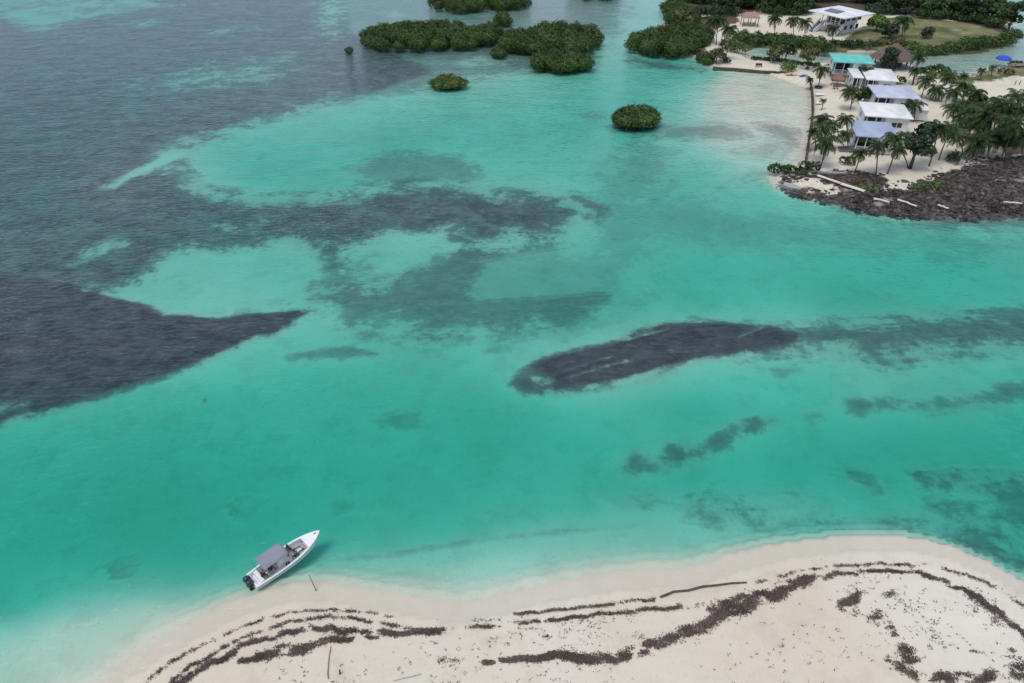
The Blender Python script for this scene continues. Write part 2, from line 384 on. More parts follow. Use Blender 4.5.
# --- sea grass meadows: (soft edge in metres, strength, outline)
WEED = [
 (1.2, 1.0, [(-120, 448), (0, 418), (50, 405), (100, 390), (140, 378), (175, 368), (215, 352), (250, 337), (285, 328), (300, 318), (325, 303), (300, 305), (270, 308), (240, 310), (215, 314), (190, 309), (165, 311), (150, 301), (110, 291), (60, 280), (0, 270), (-120, 260)]),
 (7, .96, [(-150, 430), (-150, -20), (330, -20), (335, 30), (420, 70), (330, 100), (280, 115), (225, 130), (172, 148), (186, 172), (215, 190), (260, 193), (330, 192), (400, 182), (440, 181), (500, 190), (560, 191), (590, 206), (560, 232), (500, 242), (470, 248), (440, 233), (390, 233), (350, 248), (330, 258), (300, 243), (260, 243), (200, 248), (180, 249), (165, 268), (112, 292), (140, 330), (60, 390)]),
 (5, .62, [(330, 30), (340, -20), (640, -20), (620, 30), (540, 70), (480, 76), (400, 92), (330, 102), (300, 80)]),
 (4, .74, [(300, 272), (340, 262), (400, 268), (440, 255), (472, 262), (452, 290), (470, 303), (540, 298), (600, 293), (560, 316), (460, 332), (380, 328), (345, 316), (325, 303), (240, 306), (290, 293)]),
 (8, .34, [(300, 262), (400, 240), (470, 238), (560, 240), (640, 250), (640, 290), (600, 318), (500, 336), (420, 334), (340, 322), (310, 300)]),
 (7, .30, [(560, 188), (700, 195), (800, 215), (1024, 232), (1024, 252), (850, 246), (720, 236), (600, 245)]),
 (1.5, .62, [(283, 350), (310, 342), (345, 340), (392, 346), (370, 351), (320, 352), (290, 354)]),
 (4, .55, [(345, 165), (380, 150), (420, 147), (470, 155), (480, 175), (430, 182), (370, 180)]),
 (1.6, 1.0, [(512, 378), (520, 365), (545, 352), (575, 345), (610, 338), (640, 325), (660, 318), (720, 317), (780, 322), (800, 330), (790, 345), (740, 353), (690, 360), (650, 375), (610, 382), (560, 388), (525, 387)]),
 (4, .86, [(700, 318), (780, 320), (830, 317), (880, 314), (950, 308), (1024, 305), (1150, 300), (1150, 342), (1024, 345), (980, 346), (930, 350), (880, 356), (840, 345), (780, 350), (740, 354)]),
 (2.2, .62, [(906, 394), (940, 391), (975, 389), (1000, 385), (1006, 394), (975, 403), (935, 404), (910, 402)]),
 (2.5, .66, [(612, 492), (655, 490), (660, 497), (620, 502)]),
 (4, .66, [(690, 503), (720, 492), (800, 490), (830, 500), (800, 512), (740, 512)]),
 (4, .78, [(820, 520), (900, 514), (960, 522), (1024, 535), (1120, 560), (1120, 620), (1024, 572), (990, 560), (950, 540), (880, 528)]),
 (3, .74, [(930, 468), (980, 464), (1040, 468), (1040, 482), (980, 480)]), (3, .62, [(840, 470), (870, 466), (880, 478), (850, 482)]),
 (4, .66, [(950, 500), (1100, 490), (1100, 520), (1000, 520)]),
 (3, .55, [(648, 128), (690, 122), (720, 122), (745, 128), (750, 136), (720, 140), (690, 138), (660, 136)]),
 (3, .6, [(755, 124), (780, 122), (795, 130), (802, 140), (796, 146), (780, 138), (765, 132)]),
 (3, .32, [(735, 150), (770, 140), (790, 148), (775, 160), (745, 158)]),
 (6, .38, [(600, 165), (640, 140), (675, 150), (675, 170), (650, 200), (620, 230), (590, 215)]),
 (4, .45, [(718, 183), (750, 175), (772, 172), (776, 178), (745, 183)]),
 (5, .36, [(560, 205), (620, 204), (700, 207), (760, 220), (720, 224), (640, 216), (580, 222)]),
 (.8, .35, [(325, 553), (400, 543), (480, 531), (560, 523), (640, 517), (640, 521), (560, 528), (480, 537), (400, 549), (330, 557)]),
 (1.5, .4, [(365, 410), (395, 402), (418, 404), (412, 413), (380, 416)]),
 (1.5, .35, [(330, 492), (345, 490), (350, 497), (336, 500)]), (1, .4, [(108, 555), (118, 553), (122, 560), (112, 563)]), (1, .4, [(232, 492), (242, 490), (246, 499), (236, 502)]),
 (1.5, .4, [(476, 342), (500, 338), (506, 346), (485, 349)]), (1.5, .45, [(770, 362), (800, 358), (806, 366), (780, 370)]),
 (.6, .6, [(198, 391), (203, 389), (205, 392), (200, 394)]),
 (2, .4, [(580, 112), (600, 108), (604, 114), (590, 117)]),
 (3, .8, [(355, 52), (420, 55), (470, 50), (520, 66), (590, 72), (600, 56), (560, 48), (360, 40)]),
 (3, .75, [(625, 54), (660, 60), (705, 66), (700, 70), (650, 66), (620, 58)]),
 (3, .35, [(743, 47), (766, 48), (820, 52), (905, 49), (953, 51), (1010, 43), (1300, 10), (1300, 62), (1004, 66), (969, 75), (918, 70), (820, 62), (760, 57)]),
 (2, .7, [(830, 200), (866, 206), (896, 210), (926, 212), (967, 215), (1024, 211), (1150, 210), (1150, 232), (1024, 226), (967, 226), (926, 222), (880, 216), (840, 206)]),
 (2, .6, [(608, 124), (636, 134), (662, 122), (640, 112)]),
]
BARE = [  # lighter gaps in the meadows: (soft, strength, outline)
 (2.5, .70, [(112, 291), (148, 276), (178, 254), (200, 251), (260, 249), (285, 247), (316, 256), (322, 268), (300, 276), (316, 286), (300, 297), (260, 301), (218, 312), (190, 307), (165, 305), (150, 294)]),
 (3, .74, [(355, 250), (390, 241), (425, 236), (447, 244), (428, 262), (405, 272), (375, 272), (357, 263)]),
 (6, .55, [(-20, 12), (20, 18), (36, 24), (30, 33), (62, 28), (66, 22), (120, 12), (180, 4), (60, -20), (-20, 0)]), (4, .7, [(5, 13), (30, 11), (45, 18), (40, 27), (20, 22)]), (5, .3, [(180, 30), (260, 20), (280, 30), (200, 38)]),
 (4, .55, [(120, 22), (160, 17), (165, 21), (130, 27)]), (3, .6, [(75, 38), (95, 34), (92, 39), (70, 42)]),
 (9, .45, [(120, 78), (200, 62), (290, 50), (300, 75), (230, 88), (150, 92)]),
 (1.2, .72, [(92, 189), (106, 180), (132, 169), (172, 147), (180, 153), (140, 173), (114, 187)]),
 (2, .7, [(320, 276), (345, 272), (348, 278), (326, 283)]), (2, .7, [(366, 283), (382, 281), (380, 287), (366, 287)]),
 (2, .75, [(372, 314), (400, 308), (415, 314), (390, 320)]), (2, .8, [(300, 318), (326, 306), (333, 308), (310, 325), (290, 334)]),
 (2, .8, [(84, 246), (95, 244), (96, 250), (86, 252)]), (2, .75, [(108, 236), (120, 232), (122, 242), (110, 244)]), (2, .6, [(70, 258), (78, 256), (80, 261), (72, 262)]),
 (1.5, .8, [(527, 368), (540, 371), (548, 377), (538, 379), (528, 373)]),
 (2, .5, [(505, 224), (512, 220), (513, 230), (507, 231)]), (2, .4, [(450, 226), (468, 222), (470, 226), (452, 229)]),
 (3, .5, [(210, 226), (245, 216), (262, 218), (230, 230)]),
 (3, .5, [(430, 60), (480, 54), (520, 60), (500, 66), (440, 66)]), (4, .5, [(380, 12), (400, 8), (405, 16), (385, 18)]),
 (.45, .42, [(566, 374), (598, 364), (634, 356), (634, 358), (600, 367), (566, 376)]), (.4, .36, [(560, 368), (590, 358), (612, 353), (612, 355), (592, 361), (562, 371)]), (.5, .45, [(626, 336), (650, 329), (670, 325), (671, 327), (650, 332), (628, 338)]), (.4, .6, [(738, 333), (762, 324), (763, 325.5), (740, 335)]), (.4, .5, [(588, 382), (630, 374), (668, 362), (668, 364), (632, 377), (590, 384)]),
 (1.5, .6, [(-20, 402), (26, 398), (24, 403), (-20, 410)]),
]
for cx_, cy_, rx_, ry_, am_ in [(635, 453, 15, 14, .66), (679, 446, 18, 10, .72), (702, 441, 11, 8, .66), (721, 434, 15, 9, .72), (734, 423, 11, 7, .70), (756, 416, 15, 8, .74), (775, 413, 7, 5, .6),
                                (816, 408, 13, 6, .5), (862, 399, 15, 8, .66), (889, 397, 15, 7, .62), (1014, 384, 18, 9, .64), (1050, 380, 30, 9, .6), (655, 458, 12, 5, .5)]:
    WEED.append((1.6, am_, [(cx_ + rx_ * math.cos(a) * (1 + .25 * math.sin(3 * a + cx_)), cy_ + ry_ * math.sin(a)) for a in [k * math.pi / 6 for k in range(12)]]))
WE = np.zeros(GX.shape); WA = np.zeros(GX.shape)
for soft, amt, pts in WEED:
    pg = poly(pts)
    sc_ = 1 + np.maximum(0, GY - 120) / 160
    m = np.clip(0.5 + sdf(pg, GX, GY, soft * 3) / (2 * soft * sc_), 0, 1)
    m = np.where(sdf(pg, GX, GY, soft * 3) <= -soft * 2.99, 0, m)
    WE = np.maximum(WE, m); WA = np.maximum(WA, amt * smooth(0, .5, m))
for soft, amt, pts in BARE:
    s_ = sdf(poly(pts), GX, GY, soft * 3)
    m = np.where(s_ <= -soft * 2.99, 0, np.clip(0.5 + s_ / (2 * soft), 0, 1))
    WE = WE * (1 - amt * m)
land0 = np.maximum(S_beach, S_isl)
WE = WE * smooth(1.0, -1.0, S_isl) * smooth(0.5, -2.5, S_beach)

# --- heights
dist = np.sqrt(GX ** 2 + GY ** 2 + CAM_H ** 2)
path = dist / CAM_H + 1.9
teff = TT * (1 - .35 * WE * WA - .22 * WE * (WA > .97)) + .0
depth = np.clip(6.25 * teff / path, 0.02, 3.0)
far_ = smooth(300, 700, np.hypot(GX, GY))
depth = depth * (1 - far_) + 2.2 * far_
off = -np.maximum(S_beach, S_isl)
rock_w = smooth(0, 1, (PY - 150) / 30) * (S_isl > S_beach)
ramp_w = np.where(S_beach > S_isl, 3.0, 3.6 - 1.5 * rock_w)
below = -depth * smooth(-.6, ramp_w, off) - 0.02
up_b = 1.0 * (1 - np.exp(-np.maximum(S_beach, 0) / 9.0))
up_i = 0.95 * (1 - np.exp(-np.maximum(S_isl, 0) / 3.0))
lump = (fbm(GX * .25, GY * .25, 4, 3) - .5)
up = np.where(S_beach > S_isl, up_b * (1 + .25 * lump), up_i * (1 + .3 * lump))
GZ = np.where(off > 0, below + lump * .12 * smooth(0, 6, off), up - 0.02)

# --- ground cover masks
def mask(pts, soft, z=.8):
    s_ = sdf(poly(pts, z), GX, GY, soft * 3)
    return np.where(s_ <= -soft * 2.99, 0, np.clip(.5 + s_ / (2 * soft), 0, 1))
GRASS = np.zeros(GX.shape)
for soft, amt, pts in [
    (2.5, .95, [(845, 38), (875, 20), (900, 16), (935, 19), (975, 25), (1005, 33), (1010, 42), (985, 50), (950, 52), (920, 54), (900, 48), (860, 48), (840, 46)]),
    (2, 1.0, [(918, 70), (943, 70), (969, 75), (983, 69), (1004, 66), (1024, 64), (1120, 60), (1120, 72), (1024, 76), (1000, 80), (975, 82), (950, 84), (925, 76)]),
    (1.5, .8, [(735, 44), (800, 48), (850, 50), (850, 44), (800, 40), (740, 36)]),
    (1.2, .6, [(738, 31), (744, 28), (752, 30), (742, 33)]),
    (1.2, .85, [(852, 184), (866, 184), (884, 189), (872, 192), (856, 190)]), (1.5, .7, [(915, 185), (940, 178), (955, 180), (940, 192), (920, 192)]),
    (1, .5, [(975, 206), (990, 204), (992, 212), (978, 213)])]:
    GRASS = np.maximum(GRASS, amt * mask(pts, soft))
ROCK = mask([(774, 176), (800, 172), (815, 173), (845, 174), (872, 177), (900, 183), (930, 183), (945, 176), (960, 170), (985, 162), (1024, 158), (1200, 150), (1200, 230), (770, 230)], 1.8, .5)
ROCK *= 1 - .8 * mask([(870, 190), (893, 180), (915, 184), (925, 188), (905, 192), (880, 194)], 1.2, .5)
ROCK *= 1 - .75 * mask([(776, 178), (800, 176), (822, 180), (842, 189), (846, 195), (835, 198), (806, 191), (786, 186)], 2, .3)
SOIL_SHADE = np.zeros(GX.shape)
for soft, pts in [(2.5, [(620, 50), (640, 57), (690, 61), (706, 60), (704, 40), (716, 30), (740, 22), (735, 12), (690, 16), (660, 20)]),
                  (2, [(668, -20), (668, 12), (740, 14), (760, 12), (930, 16), (1000, 34), (1016, 30), (990, 14), (920, -20)]),
                  (1.5, [(735, 45), (840, 53), (905, 50), (905, 45), (850, 46), (790, 40), (740, 36)]),
                  (1.5, [(905, 54), (955, 51), (1010, 46), (1012, 38), (990, 46), (950, 49), (900, 48)]),
                  (2, [(985, 140), (1010, 132), (1060, 128), (1060, 160), (1010, 156)])]:  # this last patch: palm grove shade on sand, painted as darker ground
    SOIL_SHADE = np.maximum(SOIL_SHADE, mask(pts, soft))
SOIL_SHADE = np.where(S_isl > 0, SOIL_SHADE, 0)
RED = mask([(838, 180), (852, 181), (870, 178), (876, 182), (862, 186), (846, 185)], 1, .5)
WET = np.where(off < 0, smooth(1.0, 0.0, np.where(S_beach > S_isl, S_beach, S_isl)), smooth(1.0, 0.0, off)) * .55
ROCK = ROCK * smooth(-2.2, .3, S_isl)
GZ = GZ + ROCK * (off < 0) * (fbm(GX * .9, GY * .9, 3, 9) - .45) * .5
BRIGHT = mask([(880, 595), (930, 580), (1000, 610), (1060, 660), (960, 660), (930, 640)], 5, .6)

def build_ground():
    ny, nx = GX.shape
    V = np.stack([GX, GY, GZ], -1).reshape(-1, 3)
    idx = np.arange(ny * nx).reshape(ny, nx)
    F = np.stack([idx[:-1, :-1], idx[:-1, 1:], idx[1:, 1:], idx[1:, :-1]], -1)
    top = (GZ[:-1, :-1] + GZ[:-1, 1:] + GZ[1:, 1:] + GZ[1:, :-1]) / 4 > -0.03
    b = (S_beach > -3)[:-1, :-1] & top
    i = (S_isl > -4)[:-1, :-1] & top & ~b
    gm = ground_material()
    dzx = np.gradient(GZ, xs, axis=1); dzy = np.gradient(GZ, ys, axis=0)
    NRM = np.stack([-dzx, -dzy, np.ones_like(GZ)], -1).reshape(-1, 3); NRM /= np.linalg.norm(NRM, axis=1)[:, None]
    for name, sel in (('beach_sand', b), ('island_ground', i), ('seabed', ~(b | i))):
        f = F[sel]
        used, inv = np.unique(f, return_inverse=True)
        me = mesh_np(name, V[used], inv.reshape(-1, 4), gm, smooth=True)
        me.normals_split_custom_set_from_vertices(NRM[used])
        for an, arr in (('weed', WE), ('weed_amount', WA), ('grass', GRASS), ('rock', ROCK), ('soil_shade', SOIL_SHADE), ('wet', WET), ('leaf_litter', RED), ('bright', BRIGHT)):
            at_ = me.attributes.new(an, 'FLOAT', 'POINT')
            at_.data.foreach_set('value', arr.reshape(-1)[used].astype(np.float32))
        tag(link(name, me), kind='structure')

def ground_material():
    m = bpy.data.materials.new('ground'); m.use_nodes = True
    n, l = m.node_tree.nodes, m.node_tree.links
    bs = n['Principled BSDF']; bs.inputs['Roughness'].default_value = 0.95; bs.inputs['Specular IOR Level'].default_value = 0.15
    tc = n.new('ShaderNodeTexCoord')
    def noise(scale, detail=5, stretch=(1, 1, 1), rough=.55, dist=0):
        mp = n.new('ShaderNodeMapping'); mp.inputs['Scale'].default_value = stretch
        no = n.new('ShaderNodeTexNoise'); no.inputs['Scale'].default_value = scale; no.inputs['Detail'].default_value = detail
        no.inputs['Roughness'].default_value = rough; no.inputs['Distortion'].default_value = dist
        l.new(tc.outputs['Object'], mp.inputs['Vector']); l.new(mp.outputs['Vector'], no.inputs['Vector']); return no.outputs['Fac']
    def attr(a):
        x = n.new('ShaderNodeAttribute'); x.attribute_name = a; return x.outputs['Fac']
    def mr(v, a, b, c=0, d=1, sm=True):
        x = n.new('ShaderNodeMapRange'); x.interpolation_type = 'SMOOTHSTEP' if sm else 'LINEAR'
        for k, q in zip(('From Min', 'From Max', 'To Min', 'To Max'), (a, b, c, d)): x.inputs[k].default_value = q
        l.new(v, x.inputs['Value']); return x.outputs['Result']
    def math_(op, a, b=None):
        x = n.new('ShaderNodeMath'); x.operation = op
        for k, q in enumerate((a, b)):
            if q is None: continue
            if isinstance(q, (int, float)): x.inputs[k].default_value = q
            else: l.new(q, x.inputs[k])
        return x.outputs[0]
    def mix(f, a, b):
        x = n.new('ShaderNodeMix'); x.data_type = 'RGBA'
        for k, q in (('Factor', f), ('A', a), ('B', b)):
            if isinstance(q, tuple): x.inputs[k].default_value = (*q, 1)
            elif isinstance(q, (int, float)): x.inputs[k].default_value = q
            else: l.new(q, x.inputs[k])
        return x.outputs['Result']
    big, mid, fine = noise(.05, 4), noise(.5, 6), noise(6, 5)
    sand = mix(mr(big, .3, .7), (.60, .53, .435), (.66, .605, .52))
    sand = mix(math_('MULTIPLY', mr(noise(.32, 8, (1, 1, 1), .68), .46, .70), .42), sand, (.47, .40, .33))
    sand = mix(math_('MULTIPLY', mr(noise(2.2, 6, (1, 1, 1), .65), .56, .72), .30), sand, (.42, .36, .31))
    sand = mix(attr('bright'), sand, (.69, .635, .57))
    sand = mix(math_('MULTIPLY', mr(fine, .58, .74), .40), sand, (.33, .28, .24))
    wetf = math_('MULTIPLY', attr('wet'), mr(mid, .2, .7, .7, 1))
    col = mix(wetf, sand, (.53, .465, .40))
    # sea grass: outline broken by noise, tufts inside
    w = attr('weed')
    n1, n2 = noise(.15, 10, (.9, 1, 1), .68, .3), noise(.8, 8, (.9, 1, 1), .7)
    gate = math_('ADD', math_('MULTIPLY', math_('MULTIPLY', w, math_('SUBTRACT', 1, w)), 3.4), math_('MULTIPLY', w, .26))
    disp = math_('MULTIPLY', math_('SUBTRACT', math_('ADD', math_('MULTIPLY', n1, .7), math_('MULTIPLY', n2, .3)), .5), 3.4)
    wf = mr(math_('ADD', w, math_('MULTIPLY', disp, gate)), .30, .74)
    dens = mr(math_('ADD', math_('MULTIPLY', n1, .5), math_('MULTIPLY', n2, .5)), .36, .60, .66, 1.0)
    dens = math_('ADD', dens, math_('MULTIPLY', math_('SUBTRACT', 1, dens), mr(attr('weed_amount'), .965, 1.0, 0, .8)))
    wf = math_('MULTIPLY', math_('MULTIPLY', wf, dens), attr('weed_amount'))
    soft = math_('MULTIPLY', mr(w, .12, .95), attr('weed_amount'))
    wf = math_('ADD', math_('MULTIPLY', wf, .60), math_('MULTIPLY', soft, .40))
    wcol = mix(mr(noise(.35, 9, (.8, 1, 1), .7), .36, .64), (.034, .025, .037), (.084, .060, .076))
    wcol = mix(math_('MULTIPLY', mr(noise(1.1, 9, (.75, 1.3, 1), .72), .55, .70), .26), wcol, (.34, .30, .27))
    wcol = mix(math_('MULTIPLY', mr(noise(.30, 8, (.35, 2.6, 1), .66), .58, .70), .30), wcol, (.32, .285, .27))
    col = mix(wf, col, wcol)
    # island cover
    ge = mr(math_('ADD', attr('soil_shade'), math_('MULTIPLY', math_('SUBTRACT', mid, .5), .9)), .4, .62)
    col = mix(ge, col, mix(mid, (.07, .055, .04), (.13, .105, .075)))
    gf = mr(math_('ADD', attr('grass'), math_('MULTIPLY', math_('SUBTRACT', noise(.35, 6), .5), .8)), .4, .6)
    gcol = mix(mr(noise(.12, 5), .38, .62), (.085, .11, .035), (.20, .185, .10))
    gcol = mix(math_('MULTIPLY', mr(noise(.22, 6, (.5, 1, 1)), .57, .68), .7), gcol, (.36, .31, .25))
    col = mix(gf, col, gcol)
    rf = mr(math_('ADD', attr('rock'), math_('MULTIPLY', math_('SUBTRACT', noise(.45, 7), .5), 1.1)), .42, .6)
    rcol = mix(mr(noise(1.2, 7, (1, 1, 1), .7), .4, .66), (.030, .025, .024), (.125, .105, .095))
    rcol = mix(math_('MULTIPLY', mr(noise(.28, 8, (.6, 1, 1), .7), .54, .66), .75), rcol, (.36, .31, .27))
    col = mix(rf, col, rcol)
    lf = mr(math_('ADD', attr('leaf_litter'), math_('MULTIPLY', math_('SUBTRACT', mid, .5), .8)), .4, .65)
    col = mix(lf, col, (.16, .075, .045))
    l.new(col, bs.inputs['Base Color'])
    bp = n.new('ShaderNodeBump'); bp.inputs['Strength'].default_value = .55; bp.inputs['Distance'].default_value = .12
    l.new(math_('ADD', math_('MULTIPLY', mid, .6), math_('MULTIPLY', fine, .25)), bp.inputs['Height'])
    l.new(bp.outputs['Normal'], bs.inputs['Normal'])
    return m
build_ground()

def hz(x, y):
    j = int(np.clip(np.searchsorted(xs, x) - 1, 0, len(xs) - 2)); i = int(np.clip(np.searchsorted(ys, y) - 1, 0, len(ys) - 2))
    fx = (x - xs[j]) / (xs[j + 1] - xs[j]); fy = (y - ys[i]) / (ys[i + 1] - ys[i])
    return float((GZ[i, j] * (1 - fx) + GZ[i, j + 1] * fx) * (1 - fy) + (GZ[i + 1, j] * (1 - fx) + GZ[i + 1, j + 1] * fx) * fy)

def hz_np(x, y):
    j = np.clip(np.searchsorted(xs, x) - 1, 0, len(xs) - 2); i = np.clip(np.searchsorted(ys, y) - 1, 0, len(ys) - 2)
    fx = (x - xs[j]) / (xs[j + 1] - xs[j]); fy = (y - ys[i]) / (ys[i + 1] - ys[i])
    return (GZ[i, j] * (1 - fx) + GZ[i, j + 1] * fx) * (1 - fy) + (GZ[i + 1, j] * (1 - fx) + GZ[i + 1, j + 1] * fx) * fy

def G(px, py):
    """ground point under a spot of the photograph"""
    z = 0.6
    for _ in range(4):
        x, y = P(px, py, z); z = max(hz(x, y), -.3)
    return x, y, z

# ------------------------------------------------------------------ water
def water_material():
    m = bpy.data.materials.new('sea_water'); m.use_nodes = True
    n, l = m.node_tree.nodes, m.node_tree.links
    n.clear()
    out = n.new('ShaderNodeOutputMaterial')
    tc = n.new('ShaderNodeTexCoord')
    def noise(scale, stretch, detail, rot=0):
        mp = n.new('ShaderNodeMapping'); mp.inputs['Scale'].default_value = stretch; mp.inputs['Rotation'].default_value = (0, 0, rot)
        no = n.new('ShaderNodeTexNoise'); no.inputs['Scale'].default_value = scale; no.inputs['Detail'].default_value = detail
        l.new(tc.outputs['Object'], mp.inputs['Vector']); l.new(mp.outputs['Vector'], no.inputs['Vector']); return no.outputs['Fac']
    a = noise(1.05, (.75, 1.45, 1), 5, R(-14)); b = noise(.2, (.7, 1.3, 1), 3, R(10))
    ad = n.new('ShaderNodeMath'); ad.operation = 'MULTIPLY_ADD'; ad.inputs[1].default_value = 1.5
    l.new(b, ad.inputs[0]); l.new(a, ad.inputs[2])
    bp = n.new('ShaderNodeBump'); bp.inputs['Strength'].default_value = 1.0; bp.inputs['Distance'].default_value = 0.25
    l.new(ad.outputs[0], bp.inputs['Height'])
    fr = n.new('ShaderNodeFresnel'); fr.inputs['IOR'].default_value = 1.33
    l.new(bp.outputs['Normal'], fr.inputs['Normal'])
    ge = n.new('ShaderNodeNewGeometry'); io = n.new('ShaderNodeMapRange')      # same reflectance seen from below as from above
    io.inputs['To Min'].default_value = 1.33; io.inputs['To Max'].default_value = 1 / 1.33
    l.new(ge.outputs['Backfacing'], io.inputs['Value']); l.new(io.outputs['Result'], fr.inputs['IOR'])
    tr = n.new('ShaderNodeBsdfTransparent')
    gl = n.new('ShaderNodeBsdfGlossy'); gl.inputs['Roughness'].default_value = 0.12
    l.new(bp.outputs['Normal'], gl.inputs['Normal'])
    mx = n.new('ShaderNodeMixShader')
    l.new(fr.outputs[0], mx.inputs[0]); l.new(tr.outputs[0], mx.inputs[1]); l.new(gl.outputs[0], mx.inputs[2])
    l.new(mx.outputs[0], out.inputs['Surface'])
    va = n.new('ShaderNodeVolumeAbsorption')
    va.inputs['Density'].default_value = 0.67
    va.inputs['Color'].default_value = (0.0, 0.842, 0.814, 1)
    l.new(va.outputs[0], out.inputs['Volume'])
    return m
wv, wf_ = [], []
g1 = np.array([-6000, -1500, -400, -100, 0, 100, 400, 1500, 6000.0]); 
wx, wy = np.meshgrid(g1, g1)
wi = np.arange(81).reshape(9, 9)
wme = mesh_np('water', np.stack([wx, wy, 0 * wx], -1).reshape(-1, 3), np.stack([wi[:-1, :-1], wi[:-1, 1:], wi[1:, 1:], wi[1:, :-1]], -1).reshape(-1, 4), water_material(), smooth=True)
tag(link('water', wme), kind='structure')

# ------------------------------------------------------------------ foliage
def leaf_cloud(lobes, per_m2, size, seed, core=True, zmin=-.35):
    """many pointed leaf clumps spread over and inside a set of uneven lobes (cx,cy,cz,rx,ry,rz)"""
    rng = np.random.default_rng(seed)
    PV, NV, SV = [], [], []
    L = np.array(lobes, float)
    for i, (cx, cy, cz, rx, ry, rz) in enumerate(L):
        area = 2.2 * math.pi * ((rx * ry) ** 1.6 / 3 + (rx * rz) ** 1.6 / 3 + (ry * rz) ** 1.6 / 3) ** (1 / 1.6)
        k = int(area * per_m2 * 1.25)
        d = rng.normal(size=(k, 3)); d /= np.linalg.norm(d, axis=1)[:, None]
        d = d[d[:, 2] > zmin]
        ph = rng.random(3) * 6
        bump = 1 + .13 * np.sin(d[:, 0] * 5 + ph[0]) * np.sin(d[:, 1] * 6 + ph[1]) + .09 * np.sin(d[:, 2] * 9 + d[:, 0] * 7 + ph[2])
        rad = bump * (1 - np.abs(rng.normal(size=len(d))) * .13 + (rng.random(len(d)) < .05) * .12)
        p = np.array([cx, cy, cz]) + d * np.array([rx, ry, rz]) * rad[:, None]
        keep = np.ones(len(p), bool)
        for j, (ax, ay, az, bx, by, bz) in enumerate(L):
            if j == i: continue
            q = ((p[:, 0] - ax) / bx) ** 2 + ((p[:, 1] - ay) / by) ** 2 + ((p[:, 2] - az) / bz) ** 2
            keep &= q > .62
        PV.append(p[keep]); NV.append(d[keep] / np.array([rx, ry, rz])); SV.append(np.full(keep.sum(), size))
        if core:
            k2 = max(10, int(k * .22))
            d2 = rng.normal(size=(k2, 3)); d2 /= np.linalg.norm(d2, axis=1)[:, None]
            d2 = d2[d2[:, 2] > -.5]
            PV.append(np.array([cx, cy, cz]) + d2 * np.array([rx, ry, rz]) * .74); NV.append(d2); SV.append(np.full(len(d2), size * 1.9))
    p, nn, s = np.vstack(PV), np.vstack(NV), np.concatenate(SV)
    nn = nn / np.linalg.norm(nn, axis=1)[:, None] + rng.normal(size=nn.shape) * .42
    nn /= np.linalg.norm(nn, axis=1)[:, None]
    t = np.cross(nn, rng.normal(size=nn.shape)); t /= np.linalg.norm(t, axis=1)[:, None] + 1e-9
    b = np.cross(nn, t)
    s = (s * (.55 + .9 * rng.random(len(s))))[:, None]
    V = np.stack([p + t * s, p + b * s * .52 + nn * s * .12, p - t * s, p - b * s * .52 + nn * s * .12], 1).reshape(-1, 3)
    F = np.arange(len(V)).reshape(-1, 4)
    return V, F

rnd = random.Random(7)

def mangrove(label, ell, h, n, seed, light=False, group='mangrove islets in the shallows', leaf=.205, name='mangrove_islet', cat='mangrove', per=24.0):
    """ell: list of ground ellipses (px0, px1, py_back, py_front) of the stand, in photo terms"""
    r = random.Random(seed)
    fp = []
    for (a, b, c, d) in ell:
        xc, yf = P((a + b) / 2, d); _, yb = P((a + b) / 2, c)
        xl, _ = P(a, (c + d) / 2); xr, _ = P(b, (c + d) / 2)
        fp.append(((xl + xr) / 2, (yf + yb) / 2, (xr - xl) / 2, (yb - yf) / 2))
    ox, oy = fp[0][0], fp[0][1]
    root = tag(empty(name, (ox, oy, 0)), label, cat, group)
    lobes, stems = [], []
    for (cx, cy, rx, ry) in fp:
        m = max(1, int(1.7 * n * rx * ry / sum(q[2] * q[3] for q in fp)))
        small = min(rx, ry)
        for k in range(m):
            a = r.random() * 6.283; q = math.sqrt((k + .5) / m)
            lr = min(small * .62, r.uniform(1.5, 2.6)) * (1.0 if m > 2 else 1.35)
            x = cx + math.cos(k * 2.399 + r.random() * .5) * q * max(0, rx - lr * .8)
            y = cy + math.sin(k * 2.399 + r.random() * .5) * q * max(0, ry - lr * .8)
            hh = h * (.74 + .34 * r.random()) * (1.08 - .36 * q * q)
            lobes.append((x - ox, y - oy, hh * .52, lr * r.uniform(.9, 1.3), lr * r.uniform(.85, 1.15), hh * .52))
            for _ in range(3):
                e = (x - ox + r.uniform(-lr, lr) * .9, y - oy + r.uniform(-lr, lr) * .9)
                stems.append((e, (x - ox, y - oy), hh))
    V, F = leaf_cloud(lobes, per, leaf, seed, zmin=-.92)
    V[:, 2] = np.maximum(V[:, 2], .06 + .3 * np.random.default_rng(seed).random(len(V)))
    link('foliage', mesh_np('foliage', V, F, M['mangrove_light'] if light else M['mangrove']), root)
    mb = MB()
    for (e, c, hh) in stems:
        mb.tube([(e[0], e[1], -.5), ((e[0] * .6 + c[0] * .4), (e[1] * .6 + c[1] * .4), hh * .35), (c[0], c[1], hh * .6)], [.06, .07, .05], 5)
    tag(mb.build('prop_roots', M['root'], root), kind='stuff')
    return root

